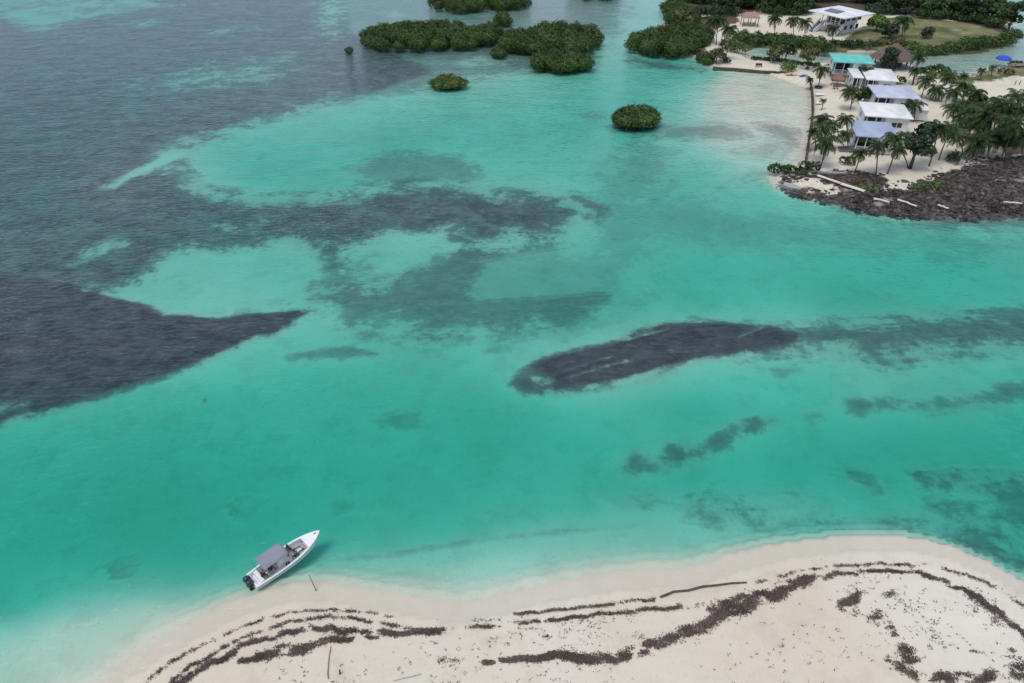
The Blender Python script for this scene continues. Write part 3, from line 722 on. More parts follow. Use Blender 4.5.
mangrove('broad flat mangrove islet left of the pair of touching islets, beside a tiny islet', [(360, 494, 30, 54), (466, 506, 32, 48)], 4.6, 64, 11)
mangrove('long low mangrove islet cut by the top edge of the photo', [(428, 520, -2, 15), (490, 532, -2, 12)], 5.2, 44, 12)
mangrove('tall narrow little mangrove clump between the long top islet and the wide right islet', [(493, 512, 20, 29)], 4.2, 4, 13)
mangrove('widest dark mangrove islet right of the channel, highest crowns at its back', [(522, 605, 34, 57), (496, 560, 42, 57)], 5.2, 50, 14)
mangrove('rounded mangrove clump on the near side of the widest right islet', [(528, 593, 62, 75)], 4.6, 18, 15)
mangrove('small round mangrove clump at the near left foot of the widest right islet', [(491, 507, 53, 60)], 2.6, 3, 16)
mangrove('small light green mangrove bush alone below the broad flat islet', [(429, 467, 82, 91)], 2.4, 10, 17, True)
mangrove('lone dome-shaped mangrove islet in the turquoise bay facing the pale beach', [(611, 660, 115, 131)], 3.3, 20, 18)
mangrove('tiny mangrove sprout alone left of the broad flat islet', [(344, 354, 51, 54)], 1.7, 2, 19)
mangrove('mangrove islet of which only a dark sliver shows at the top edge', [(566, 625, -12, 2)], 3.2, 14, 20)
# the stand grown on to the island's west tip
mangrove('big dark mangrove stand at the water on the west tip of the island', [(626, 702, 41, 59), (660, 712, 36, 52)], 5.6, 52, 21, group='mangroves on the island shore', name='mangrove_stand')
mangrove('lower mangrove thicket joining the west tip stand to the sandy strip', [(697, 714, 58, 66)], 2.4, 6, 22, group='mangroves on the island shore', name='mangrove_stand')
mangrove('rounded mangrove crown behind the west tip stand near the hidden pond', [(664, 700, 20, 30)], 5.2, 14, 23, group='mangroves on the island shore', name='mangrove_stand')

def hedge(label, pts, w, h, seed, mat_key='broadleaf', name='shrub_belt', cat='shrub', group=None, leaf=.28, per=9, step=None):
    r = random.Random(seed)
    g = [G(*p) for p in pts]
    ox, oy, oz = g[len(g) // 2]
    root = tag(empty(name, (ox, oy, oz)), label, cat, group)
    lobes = []; mb = MB()
    for a, b in zip(g[:-1], g[1:]):
        L = math.dist(a[:2], b[:2]); k = max(2, int(L / (step or w * .38)))
        for i in range(k):
            f = (i + r.random() * .6) / k
            x, y = a[0] + (b[0] - a[0]) * f - ox, a[1] + (b[1] - a[1]) * f - oy
            hh = h * r.uniform(.7, 1.2)
            lobes.append((x + r.uniform(-.25, .25) * w, y + r.uniform(-.3, .3) * w, hh * .45, w * r.uniform(.4, .65), w * r.uniform(.4, .6), hh * .55))
            mb.tube([(x, y, -.2), (x + .1, y, hh * .5)], [.06, .03], 5)
    V, F = leaf_cloud(lobes, per, leaf, seed)
    V[:, 2] = np.maximum(V[:, 2], .02)
    link('foliage', mesh_np('foliage', V, F, M[mat_key]), root)
    tag(mb.build('stems', M['wood_dark'], root), kind='stuff')
    return root

GB = 'shrubs along the canal and lagoon'
hedge('long dark mangrove hedge on the far bank of the canal below the sandy yard', [(738, 42), (770, 46), (800, 49), (830, 52)], 4.0, 3.0, 31, 'mangrove', group=GB)
hedge('second taller row of mangrove hedge behind the long canal hedge', [(737, 38), (765, 41), (795, 45), (822, 47)], 3.2, 2.4, 32, 'mangrove', group=GB)
hedge('dark shrub mass at the west end of the canal beside the tall thin palms', [(722, 48), (732, 52), (747, 56)], 4.2, 3.4, 33, 'mangrove', group=GB)
hedge('thin low hedge along the near bank of the canal', [(752, 59.8), (775, 61), (800, 65), (818, 65.5)], 1.3, .9, 34, 'broadleaf', group=GB)
hedge('mangrove belt along the near shore of the grassy point, left half', [(905, 52), (925, 54.5), (945, 52.5), (960, 51)], 4.0, 2.6, 35, 'mangrove', group=GB)
hedge('mangrove belt along the near shore of the grassy point, right half', [(962, 50.5), (985, 48.5), (1004, 45), (1012, 38)], 4.2, 3.0, 36, 'mangrove', group=GB)
hedge('low scrub between the tall white house and the teal roof', [(838, 46), (855, 49), (872, 48.5)], 3.0, 2.2, 37, 'broadleaf', group=GB)
hedge('low scrub in front of the thatched hall, by the grassy field', [(872, 45), (886, 44.5), (902, 47)], 2.4, 1.6, 38, 'olive', group=GB)
hedge('bright green clipped round hedge on the sand above the bay beach', [(787, 71), (797, 71)], 3.6, 2.6, 39, 'bright', name='round_hedge', cat='hedge', group=None, leaf=.22, per=14)
hedge('dark hedge at the corner where the bay beach meets the rocky shore, left part', [(775, 174), (788, 173.5), (801, 172.5)], 2.5, 1.7, 40, 'broadleaf', name='corner_hedge', cat='hedge', leaf=.22, per=20, step=.8)
hedge('taller bush at the right end of the corner hedge, foot of the timber wall', [(805, 172), (815, 172)], 2.2, 2.3, 41, 'almond', name='corner_hedge', cat='hedge', leaf=.22, per=14)
hedge('round green bush on the sand by the grey stair of the blue roofed house', [(844, 163), (850, 163)], 2.2, 2.0, 42, 'broadleaf', name='bush', cat='bush', leaf=.24, per=12)
hedge('dark little shrub behind the canal-side seawall near its left end', [(725, 62.5), (731, 63)], 2.0, 1.4, 43, 'almond', name='bush', cat='bush')
hedge('pale green clump on the grass by the lagoon, left of the small palms', [(926, 76), (936, 78)], 2.4, 1.8, 44, 'olive', name='bush', cat='bush')
hedge('dark shrub line at the lagoon edge behind the palms', [(920, 73), (932, 72), (945, 73.5)], 2.2, 1.8, 45, 'broadleaf', name='bush', cat='bush')
hedge('dark ragged shrub among the pale stones above the black rocks', [(949, 163), (956, 163)], 2.0, 2.3, 46, 'almond', name='bush', cat='bush', leaf=.24, per=11)
hedge('low green creeper patch on the black rocks near the orange dead fronds', [(917, 187), (928, 189), (940, 184)], 1.7, .6, 47, 'bright', name='creeper', cat='shrub', leaf=.2)
hedge('strip of bright creeper beside the bleached plank on the rocks', [(853, 187), (866, 189), (880, 191)], 1.3, .45, 48, 'bright', name='creeper', cat='shrub', leaf=.2)
hedge('green bush between the lavender and white roofs, at the edge of the right lot', [(897, 84.5), (906, 84.5)], 2.6, 1.8, 49, 'broadleaf', name='bush', cat='bush')
hedge('low dry shrub on the grass near the two wooden posts', [(1003, 74), (1009, 75)], 2.2, 1.5, 51, 'olive', name='bush', cat='bush')
hedge('dark shrub by the weathered jetty at the right edge', [(1010, 66), (1018, 65.5)], 2.4, 1.9, 52, 'broadleaf', name='bush', cat='bush')
hedge('undergrowth in the deep shade of the right edge grove', [(985, 140), (1005, 143), (1030, 142)], 3.5, 1.6, 53, 'almond', name='bush', cat='bush')

mangrove('mangrove fringe on the far side of the west tip, running up to the top edge', [(663, 690, 8, 24), (674, 704, -8, 8)], 4.8, 26, 24, group='mangroves on the island shore', name='mangrove_stand')
hedge('dark undergrowth at the wood edge left of the pavilion', [(690, 19), (712, 17), (737, 15)], 4.5, 3.6, 54, 'almond', group='undergrowth along the wood')
hedge('dark undergrowth at the wood edge between the pavilion and the tall white house', [(764, 14), (785, 15), (808, 13)], 4.5, 3.4, 55, 'broadleaf', group='undergrowth along the wood')
hedge('dark undergrowth right of the tall white house along the field top', [(868, 14), (895, 14), (925, 17)], 4.5, 3.4, 56, 'almond', group='undergrowth along the wood')
hedge('undergrowth below the row of trees on the grassy point', [(925, 18.5), (950, 19.5), (975, 23), (996, 28), (1009, 32)], 3.6, 3.0, 57, 'broadleaf', group='undergrowth along the wood')

def broad_tree(label, px, py, h, w, seed, mat_key='broadleaf', group=None, name='broadleaf_tree', leaf=.36, per=7.5, low=.35, lean=0):
    r = random.Random(seed)
    x, y, z = G(px, py)
    root = tag(empty(name, (x, y, z - .05), 0), label, 'tree', group)
    lobes = []
    n = max(5, int(5 + w * 1.1))
    for k in range(n):
        a = k * 2.399 + r.random(); q = math.sqrt((k + .4) / n)
        lr = w * r.uniform(.20, .31)
        zz = h * (low + (1 - low) * (r.uniform(.25, .80) if q > .5 else r.uniform(.55, .86)))
        lobes.append((math.cos(a) * q * (w * .5 - lr * .6) + lean, math.sin(a) * q * (w * .5 - lr * .6), zz, lr, lr * r.uniform(.85, 1.1), lr * r.uniform(.65, .85)))
    V, F = leaf_cloud(lobes, per, leaf, seed, zmin=-.8)
    tk = MB()
    r0 = .035 * h
    top = (lean, 0, h * .62)
    tk.tube([(0, 0, -.2), (lean * .3 + r.uniform(-.2, .2), r.uniform(-.2, .2), h * .3), top], [r0 * 1.3, r0 * .8, r0 * .4], 7)
    for (lx, ly, lz, *_r) in lobes:
        b = h * r.uniform(.25, .5)
        tk.tube([(lean * b / h, 0, b), (lx * .5 + lean * .3, ly * .5, (b + lz) * .52), (lx * .9, ly * .9, lz)], [r0 * .45, r0 * .3, r0 * .12], 5)
    tk.build('trunk', M['wood_dark'], root, smooth=True)
    link('crown', mesh_np('crown', V, F, M[mat_key]), root)
    return root

# the wood along the north edge
i = 0
for row, (py, n, h0) in enumerate([(12.5, 17, 6.5), (7.5, 17, 7.5), (2.5, 16, 8), (-4, 15, 8.5)]):
    for k in range(n):
        px = 706 + row * -6 + k * (226 + row * 3) / n + rnd.uniform(-4, 4)
        if row < 1 and (738 < px < 764 or 808 < px < 880): continue
        if row == 1 and (815 < px < 872): continue
        if 688 < px < 716 and py > 5: continue
        i += 1
        broad_tree('dark tree of the dense wood at the top edge, behind pavilion and tall white house', px, py + rnd.uniform(-1, 1),
                   h0 * rnd.uniform(.85, 1.2), rnd.uniform(6.5, 9.0), 200 + i, 'broadleaf', 'dense wood along the top edge', leaf=.42, per=7, low=.08)
pen = 'trees on the grassy point'
for k, (px, py, h, w, lb, mk) in enumerate([
    (928, 17, 6.5, 7, 'dark tree at the left end of the row on the grassy point', 'broadleaf'),
    (940, 16.5, 6.8, 6, 'yellowish green tree in the row on the grassy point', 'olive'),
    (951, 17, 5.5, 6, 'low dark tree right of the yellowish one on the grassy point', 'almond'),
    (962, 19, 8.2, 8, 'tallest dark tree in the middle of the row on the grassy point', 'broadleaf'),
    (974, 20.5, 8.0, 8, 'dense dark tree just right of the tallest on the grassy point', 'almond'),
    (985, 23, 8.0, 8, 'wide dark tree two places in from the end of the grassy point', 'broadleaf'),
    (997, 26.5, 7.2, 7.5, 'rounded green tree next to the end of the grassy point', 'mangrove'),
    (1008, 30, 8.6, 6.5, 'thin crowned tree at the very tip of the grassy point, sea showing through', 'broadleaf'),
    (968, 14, 6, 7, 'tree behind the tallest one on the grassy point', 'broadleaf'),
    (990, 18, 6, 7, 'tree at the back of the row near the tip of the grassy point', 'broadleaf')]):
    broad_tree(lb, px, py, h, w, 300 + k, mk, pen, leaf=.40, per=6.5, low=.15)
broad_tree('bright green bushy tree at the right corner of the tall white house', 876, 31, 4.6, 6, 320, 'bright', low=.15)
broad_tree('dark low tree on the grass beside the bright green one', 889, 38.5, 4.0, 5, 321, 'almond', low=.2)
broad_tree('small shrubby tree alone on the grassy field', 926, 38, 3.2, 4, 322, 'almond', low=.1)
broad_tree('dark round tree standing in front of the thatched hall', 886, 72, 6.0, 4.4, 323, 'almond', low=.2)
broad_tree('big dense dark broad-leaved tree between the white roofed house and the rocks', 910, 168.5, 8.4, 5.6, 324, 'almond', name='almond_tree', leaf=.30, per=12, low=.16)
broad_tree('thin olive tree by the left end of the sandy strip', 716, 63.5, 4.0, 4.5, 325, 'olive', low=.3, per=5)
broad_tree('small tree on the sandy strip by the canal, left of two', 773, 62.5, 4.0, 4.5, 326, 'olive', low=.3, per=6)
broad_tree('slender tree on the sandy strip by the canal, in front of the water', 785, 61.5, 5.2, 5.0, 327, 'broadleaf', low=.35, per=6)
broad_tree('tree on the sand between canal and clipped hedge, dark pot at its foot', 807, 69, 5.0, 5.0, 328, 'olive', low=.35, per=6)
broad_tree('round leafy tree beside the annex, under the lavender house wall', 863, 103, 3.6, 4.0, 329, 'broadleaf', low=.1)
broad_tree('bushy tree tangled in the palms beside the bare sand lot', 974, 110, 3.2, 3.6, 330, 'broadleaf', low=.1)
broad_tree('grey leafless-looking tree behind the west tip stand', 681, 26, 4.5, 7, 333, 'olive', low=.3, per=2.5)

# ------------------------------------------------------------------ palms
def crown_mesh(seed, nf, dead=False):
    rng = random.Random(seed)
    V, F = [], []
    for k in range(nf):
        az = k * 2.39996 + rng.uniform(-.25, .25)
        f = k / max(1, nf - 1)
        el = R(72) - f * R(95) + rng.uniform(-.12, .12)
        if dead: el = R(-55) + rng.uniform(-.2, .2)
        L = rng.uniform(.82, 1.08) * (1.0 if f > .2 else .85)
        bend = rng.uniform(1.4, 2.2)
        pts, p, n = [], Vector((0, 0, 0)), 12
        ca, sa = math.cos(az), math.sin(az)
        for i in range(n + 1):
            pts.append(p.copy())
            e = el - bend * (i / n) ** 1.3
            e = max(e, R(-85))
            p = p + Vector((ca * math.cos(e), sa * math.cos(e), math.sin(e))) * (L / n)
        side0 = Vector((-sa, ca, 0))
        for i in range(n):          # rachis
            a, b = pts[i], pts[i + 1]; w0, w1 = .018 * (1 - i / n) + .004, .018 * (1 - (i + 1) / n) + .004
            q = len(V); V += [a - side0 * w0, a + side0 * w0, b + side0 * w1, b - side0 * w1]; F.append((q, q + 1, q + 2, q + 3))
        m = 22
        for i in range(2, m + 1):
            t = i / m * n; j = min(int(t), n - 1); c = pts[j].lerp(pts[j + 1], t - j)
            d = (pts[j + 1] - pts[j]).normalized(); up = side0.cross(d) * -1
            if up.z < 0: up = -up
            ll = .27 * math.sin(math.pi * (.12 + .80 * i / m)) ** .7 * rng.uniform(.85, 1.1)
            for s in (-1, 1):
                dr = (side0 * s * .80 + d * .55 - up * .10 - Vector((0, 0, 1)) * rng.uniform(.12, .55)).normalized()
                w = d * .026
                tip = c + dr * ll + Vector((0, 0, -.05))
                q = len(V); mid = c + dr * ll * .55
                V += [c - w * .6, mid - w, tip, mid + w]; F.append((q, q + 1, q + 2, q + 3))
    return np.array([tuple(v) for v in V]), np.array(F)
CROWNS = []
for k in range(7):
    V, F = crown_mesh(500 + k, (22, 24, 19, 25, 23, 20, 24)[k])
    CROWNS.append(mesh_np('crown', V, F, M['palm']))
SKIRTS = []
for k in range(2):
    V, F = crown_mesh(600 + k, 4, True); SKIRTS.append(mesh_np('dead_frond', V, F, M['dead_palm']))
_pk = [0]
def palm(label, bx, by, cx, cy, span, group='coconut palms on the island', curve=None, skirt=False):
    """bx,by foot and cx,cy crown heart in photo terms; span = crown width in photo pixels"""
    _pk[0] += 1; r = random.Random(900 + _pk[0])
    x, y, z = G(bx, by)
    dy = r.uniform(-.6, .6)
    tx, tz = at_depth(cx, cy, y + dy)
    root = tag(empty('palm_tree', (x, y, z - .05)), label, 'palm', group)
    h, lx = tz - z, tx - x
    h = max(h, .7)
    b = curve if curve is not None else r.uniform(-.06, .10)
    pts, rad = [], []
    for i in range(8):
        t = i / 7
        pts.append((lx * (t ** 1.5) + b * h * math.sin(math.pi * t) * .5 * (1 if lx >= 0 else -1) * -1, dy * t * t, -.2 + (h + .2) * t))
        rad.append((.20 if i == 0 else .145 - .05 * t) * (0.7 + .04 * min(h, 9)))
    MBt = MB().tube(pts, rad, 7)
    MBt.build('trunk', M['bark'], root, smooth=True)
    zc = (y * math.cos(PITCH) + (CAM_H - tz) * math.sin(PITCH))
    s = span / 2 * zc / FPX * .98
    link('crown', CROWNS[_pk[0] % 7], root, (lx, dy, h), (r.uniform(-.12, .12), r.uniform(-.12, .12), r.uniform(0, 6.28)), (s, s, s))
    if skirt:
        link('dead_frond', SKIRTS[_pk[0] % 2], root, (lx, dy, h - .1), (0, 0, r.uniform(0, 6.28)), (s * .8, s * .8, s * .8))
    return root

GR = 'palms of the dense grove at the right edge'
for a in [
 ('leaning palm beside the timber seawall, topmost of the seawall cluster', 820, 149, 822, 119, 30),
 ('full low palm at the foot of the seawall cluster, hanging dead fronds', 820, 168.5, 826, 141, 36, None, None, True),
 ('thin palm right against the timber seawall, crown over the water', 815, 150, 814, 132, 18),
 ('palm left of the blue roof, upper one of a close pair', 846, 141, 845, 119, 25),
 ('palm left of the blue roof, lower one of a close pair', 848, 150, 846, 134, 22),
 ('short palm with drooping crown in front of the grey stair', 854, 173, 860, 153, 24),
 ('upright palm in front of the blue roofed house, second from the grey stair', 876, 174, 878, 146, 27),
 ('palm leaning right in front of the blue roof, beside the almond tree', 887, 174, 896, 138, 34),
 ('palm whose trunk leans left out of the almond tree shade', 908, 167.5, 899, 149, 26),
 ('tall palm with curved bare trunk just right of the almond tree', 929, 166, 938, 128, 36),
 ('palm with long slanting trunk, second right of the almond tree', 939, 160, 952, 130, 34),
 ('short palm behind the dark ragged shrub above the rocks', 962, 155, 957, 137, 26),
 ('wide crowned palm above the pale stones', 972, 158, 978, 141, 40, None, None, True),
 ('palm of the seawall cluster with a low wide crown, between the two full ones', 823, 160, 824, 129, 30),
 ('palm of the seawall cluster leaning right toward the blue roof', 828, 150, 832, 125, 24),
 ('palm behind the white roofed house, half hidden by its right end', 913, 122, 914, 104, 26),
 ('palm behind the small white annex, crown over its roof', 921, 118, 919, 112, 22),
]: palm(*a)
for a in [
 ('slender palm rising over the sand right of the small white annex', 951, 136, 953, 108, 27),
 ('palm in the middle of the dense grove, crown above its neighbours', 968, 138, 971, 112, 34),
 ('palm in the dense grove with a thick dark crown', 985, 148, 987, 117, 40),
 ('palm at the back right of the dense grove', 1000, 136, 1002, 106, 38),
 ('leaning palm whose bare trunk slants over shaded sand at the grove edge', 999, 161, 1013, 124, 42),
 ('low crowned palm at the right edge of the dense grove', 1022, 158, 1019, 134, 38),
 ('palm low in the dense grove near the shaded sand', 1006, 156, 1001, 138, 32),
 ('palm at the upper right edge by the bare sand lot', 1020, 118, 1018, 97, 34),
 ('palm just left of the upper right edge one, by the bare sand lot', 1008, 132, 1009, 113, 32),
 ('palm at the lower left of the dense grove', 968, 128, 962, 121, 24),
 ('palm in the dense grove behind the leaning one', 994, 130, 993, 112, 28),
 ('palm in the dense grove, left of the thick dark crown', 978, 140, 978, 124, 32),
 ('tall palm of the dense grove closest to the right edge, high crown', 1026, 140, 1022, 110, 34),
 ('palm in the dense grove between the leaning one and the right edge', 1012, 146, 1012, 127, 30),
 ('palm of the dense grove whose crown hangs over the deep shade', 988, 156, 989, 136, 30),
 ('palm at the back of the dense grove by the bare sand lot', 1000, 120, 998, 101, 26),
]: palm(*a, GR)
for a in [
 ('palm with dark ring planter at its foot, by the bay beach', 818.5, 88, 822, 69, 23, None, None, True),
 ('small bent palm at the top end of the timber seawall', 812, 90, 810, 79, 12),
 ('palm on the sand below the straw parasol, in front of the lavender house', 850, 109, 851, 91, 27),
 ('young small palm on the sand by the white tables', 821.5, 110, 823.5, 100, 10),
 ('palm squeezed between the annex and the white roofs', 866, 84, 866.5, 70, 20),
 ('palm in front of the lagoon, right of the thatched hall', 913, 84.5, 919, 57, 20),
 ('shorter palm at the same foot as the lagoon palm', 912, 85, 915, 70, 18),
 ('palm rising right of the lavender roof', 921, 98, 926, 80, 24),
 ('palm at the upper left of the grove by the lagoon', 935, 101, 937, 90, 26),
 ('dark palm in front of the lagoon edge, centre of its row', 949, 97, 949, 76, 26),
 ('palm in the middle of the grove above the pale gap', 953, 106, 955, 92, 26),
 ('palm with yellowish crown left of the bare sand lot', 963, 103, 963, 87, 28),
 ('palm at the left corner of the bare sand lot', 978, 110, 977, 93, 30),
 ('low spreading palm under the grove at the left', 964, 118, 964, 104, 28),
 ('low spreading palm facing the bare sand lot', 984, 124, 982, 107, 28),
 ('little palm on the lagoon grass, leftmost of three', 964, 84, 964.5, 75.5, 13),
 ('little palm on the lagoon grass, middle of three', 980, 79.5, 982, 70, 12),
 ('little palm on the lagoon grass nearest the blue canopy', 991, 76, 993, 67, 12),
 ('big dark palm on the grassy field beside the tall white house', 902, 37, 903.5, 21, 26),
 ('palm in front of the stairs of the tall white house', 832, 41.5, 833, 28, 18),
 ('full palm on the sandy yard left of the tall white house', 805, 39, 804.5, 22, 22),
 ('thin trunked palm left of the full one on the sandy yard', 793, 38.5, 793, 20, 19),
 ('thin palm on the sandy yard near the pavilion', 774.5, 36.5, 775, 18, 21),
 ('tall thin palm on the west strip, crown above the canal hedge', 725, 60, 729, 29, 24),
 ('tall dark palm behind the west tip, left of a close pair', 708, 43, 712, 20, 20),
 ('tall dark palm behind the west tip, right of a close pair', 716, 45, 719, 19, 22),
 ('palm by the canal end of the sandy yard, beside the teal roof', 824, 56, 826, 46, 18),
 ('dark palm tucked behind the teal roof', 833, 52, 834, 42, 16),
]: palm(*a)

# ------------------------------------------------------------------ buildings
def frame_from(corners, z, W=None, D=None):
    """roof corners in the photo (back-left, back-right, front-right, front-left) at eave level z -> centre, yaw, width, depth"""
    q = [Vector(P(x, y, z)) for x, y in corners]
    c = sum(q, Vector((0, 0))) / 4
    fx = (q[2] - q[3]) + (q[1] - q[0]); sy = (q[0] - q[3]) + (q[1] - q[2])
    yaw = (math.atan2(fx.y, fx.x) + math.atan2(sy.y, sy.x) - math.pi / 2) / 2
    ux, uy = Vector((math.cos(yaw), math.sin(yaw))), Vector((-math.sin(yaw), math.cos(yaw)))
    w = W or abs(fx.dot(ux)) / 2; d = D or abs(sy.dot(uy)) / 2
    return c, yaw, w, d

def hip_roof(W, D, z, h, ridge=None, t=.18):
    a, b = W / 2, D / 2
    r = max(.25, a - b + .4) if ridge is None else ridge
    v = [(-a, -b, z), (a, -b, z), (a, b, z), (-a, b, z), (-r, 0, z + h), (r, 0, z + h),
         (-a, -b, z - t), (a, -b, z - t), (a, b, z - t), (-a, b, z - t)]
    f = [(0, 1, 5, 4), (1, 2, 5), (2, 3, 4, 5), (3, 0, 4), (0, 6, 7, 1), (1, 7, 8, 2), (2, 8, 9, 3), (3, 9, 6, 0), (9, 8, 7, 6)]
    return MB().add(v, f)

def prism(pts, z0, z1):
    n = len(pts)
    v = [(x, y, z0) for x, y in pts] + [(x, y, z1) for x, y in pts]
    f = [tuple(range(n - 1, -1, -1)), tuple(range(n, 2 * n))] + [(i, (i + 1) % n, n + (i + 1) % n, n + i) for i in range(n)]
    return MB().add(v, f)

def window(parent, x0, x1, y, z0, z1, face='front', name='window'):
    """frame and pane standing proud of a wall; face front/-y, right/+x, left/-x"""
    fm, pm = MB(), MB()
    w, t = .09, .06
    def bx(mb, a0, a1, c0, c1, o0, o1):
        if face == 'front': mb.box(a0, a1, y - o1, y - o0, c0, c1)
        elif face == 'back': mb.box(a0, a1, y + o0, y + o1, c0, c1)
        elif face == 'right': mb.box(y + o0, y + o1, a0, a1, c0, c1)
        else: mb.box(y - o1, y - o0, a0, a1, c0, c1)
    bx(fm, x0 - w, x1 + w, z1, z1 + w, .003, t); bx(fm, x0 - w, x1 + w, z0 - w, z0, .003, t)
    bx(fm, x0 - w, x0, z0, z1, .003, t); bx(fm, x1, x1 + w, z0, z1, .003, t)
    if x1 - x0 > 1.4:
        m = (x0 + x1) / 2; bx(fm, m - .04, m + .04, z0, z1, .003, t)
    bx(pm, x0, x1, z0, z1, .003, .03)
    f = fm.build(name, M['timber_dark'] if name == 'sliding_door' else M['trim'], parent); pm.build('pane', M['glass'], f)

def house(label, corners, eave, roof_h, roof, floor=.35, notch=.55, nd=2.6, over=.55, W=None, D=None, wall='white_wall', name='house', cat='house', stilts=False, ridge=None):
    c0 = frame_from(corners, eave + .8, W, D)
    z = max(.5, hz(c0[0].x, c0[0].y))
    c, yaw, W, D = frame_from(corners, eave + z, W, D)
    root = tag(empty(name, (c.x, c.y, z), yaw), label, cat)
    hip_roof(W, D, eave, roof_h, ridge).build('roof', M[roof], root)
    hw, hd = W / 2 - over, D / 2 - over
    fl = .0 + floor
    if notch:
        nx = -hw + 2 * hw * notch
        pts = [(-hw, -hd + nd), (nx, -hd + nd), (nx, -hd), (hw, -hd), (hw, hd), (-hw, hd)]
        prism(pts, fl, eave - .182).build('wall', M[wall], root)
        MB().box(-hw - .05, hw + .05, -hd - .05, hd + .05, fl - .22, fl - .003).build('floor_slab', M['grey_wall'], root)
        for px_ in (-hw + .07, (-hw + nx) / 2):
            MB().box(px_ - .07, px_ + .07, -hd, -hd + .14, fl, eave - .183).build('post', M['trim'], root)
        rl = MB()
        rl.box(-hw + .14, nx - .003, -hd + .03, -hd + .09, fl + .88, fl + .96).box(-hw + .03, -hw + .09, -hd + .14, -hd + nd - .003, fl + .88, fl + .96)
        k = int((nx + hw) / .16)
        for i in range(k): rl.box(-hw + .2 + i * .16, -hw + .225 + i * .16, -hd + .04, -hd + .08, fl, fl + .88)
        rl.build('railing', M['trim'], root)
        window(root, -hw + .35, nx - .35, -hd + nd, fl + .12, fl + 2.2, name='sliding_door')
        ww = (hw - nx)
        if ww > 1.6: window(root, nx + ww * .3, nx + ww * .75, -hd, fl + 1.0, fl + 2.0)
    else:
        MB().box(-hw, hw, -hd, hd, fl, eave - .182).build('wall', M[wall], root)
    for a, b in ((-hd * .6, -hd * .2), (hd * .2, hd * .6)):
        if D > 5:
            window(root, a, b, -hw, fl + 1.0, fl + 2.0, 'left') if a > -hd + nd or not notch else None
            window(root, a, b, hw, fl + 1.0, fl + 2.0, 'right')
    if stilts or floor > .6:
        for sx in (-hw + .2, -hw * .33, hw * .33, hw - .2):
            for sy in (-hd + .2, 0, hd - .2):
                MB().box(sx - .13, sx + .13, sy - .13, sy + .13, -.4, fl - .222).build('stilt', M['timber_dark'], root)
    else:
        MB().box(-hw + .1, hw - .1, -hd + .1, hd - .1, -.5, fl - .222).build('plinth', M['grey_wall'], root)
    return root, W, D, hw, hd

h1 = house('stilted house with turquoise sheet roof and shaded space below', [(831, 52), (869, 53.5), (874.7, 65), (833, 63.5)], 4.6, .9, 'roof_teal', floor=1.7, notch=.5, D=8.5)
rt, W_, D_, hw_, hd_ = h1
MB().box(-hw_, hw_, -hd_ - 1.1, -hd_ - .06, 1.48, 1.69).build('veranda_deck', M['timber'], rt)
for k in range(4):
    xx = -hw_ + .15 + k * (2 * hw_ - .3) / 3
    MB().box(xx - .07, xx + .07, -hd_ - 1.05, -hd_ - .91, -.3, 1.478).build('stilt', M['timber_dark'], rt)
house('narrow white flat roofed annex between the turquoise and white roofs', [(850, 67), (858.5, 67.3), (862.5, 78.7), (852, 78.5)], 3.3, .25, 'roof_white', notch=.95, nd=1.3, over=.2, W=2.5, D=8, name='annex', cat='annex')
house('white roofed house partly hidden behind the lavender roof', [(868, 68), (889.5, 69), (895, 80.5), (864.5, 80)], 3.3, .8, 'roof_white', notch=.4, W=7.2)
house('house with pale lavender hip roof, row of white cottages', [(870.6, 85), (911.6, 86), (919, 98), (874.7, 98)], 3.5, 1.0, 'roof_lav', notch=.42)
house('house with plain white hip roof between the lavender and blue roofs', [(860.6, 102), (906, 104), (911.4, 118.5), (864, 116)], 3.5, 1.0, 'roof_white', notch=.45)
h6 = house('house with blue hip roof nearest the rocky shore', [(851, 120.5), (893, 122), (896, 138.4), (855, 136)], 3.5, 1.1, 'roof_blue', notch=.5)
rt, W_, D_, hw_, hd_ = h6
st = MB()
for k in range(7):
    st.box(-hw_ - 2.6 + k * .34, -hw_ - 2.6 + (k + 1) * .34 - .02, -hd_ + .1, -hd_ + 2.4, -.3, .06 + k * .05)
st.build('step', M['deck_grey'], rt)
MB().bar((-hw_ - 2.6, -hd_ + .05, 1.0), (-hw_ - .1, -hd_ + .05, 1.4), .07, .07).build('handrail', M['deck_grey'], rt)
house('small white cabin just right of the white and lavender roofs', [(912, 103), (926, 103.5), (928, 111), (913.5, 110.5)], 2.6, .3, 'roof_white', notch=0, over=.2, W=3.4, D=4, name='cabin', cat='cabin')

# tall white house with the solar panel
cs = [(840, 4.7), (872, 13.5), (846, 18.8), (810, 10.5)]
c, yaw, W_, D_ = frame_from(cs, 5.5 + .9)
zb = hz(c.x, c.y)
tall = tag(empty('tall_house', (c.x, c.y, zb), yaw), 'tall white two storey house with flat pale roof, solar panel and outside stairs', 'house')
hip_roof(W_, D_, 5.5, .55, ridge=1.2, t=.25).build('roof', M['roof_white'], tall)
hw_
prism([(-hw_, -hd_ + 2.2), (hw_, -hd_ + 2.2), (hw_, hd_), (-hw_, hd_)], 2.7, 5.248).build('upper_wall', M['white_wall'], tall)
prism([(-hw_ + .3, -hd_ + 2.8), (hw_ - .3, -hd_ + 2.8), (hw_ - .3, hd_ - .3), (-hw_ + .3, hd_ - .3)], -.4, 2.5).build('lower_wall', M['white_wall'], tall)
MB().box(-hw_ - .1, hw_ + .1, -hd_ - .1, hd_ + .1, 2.503, 2.697).build('balcony_slab', M['trim'], tall)
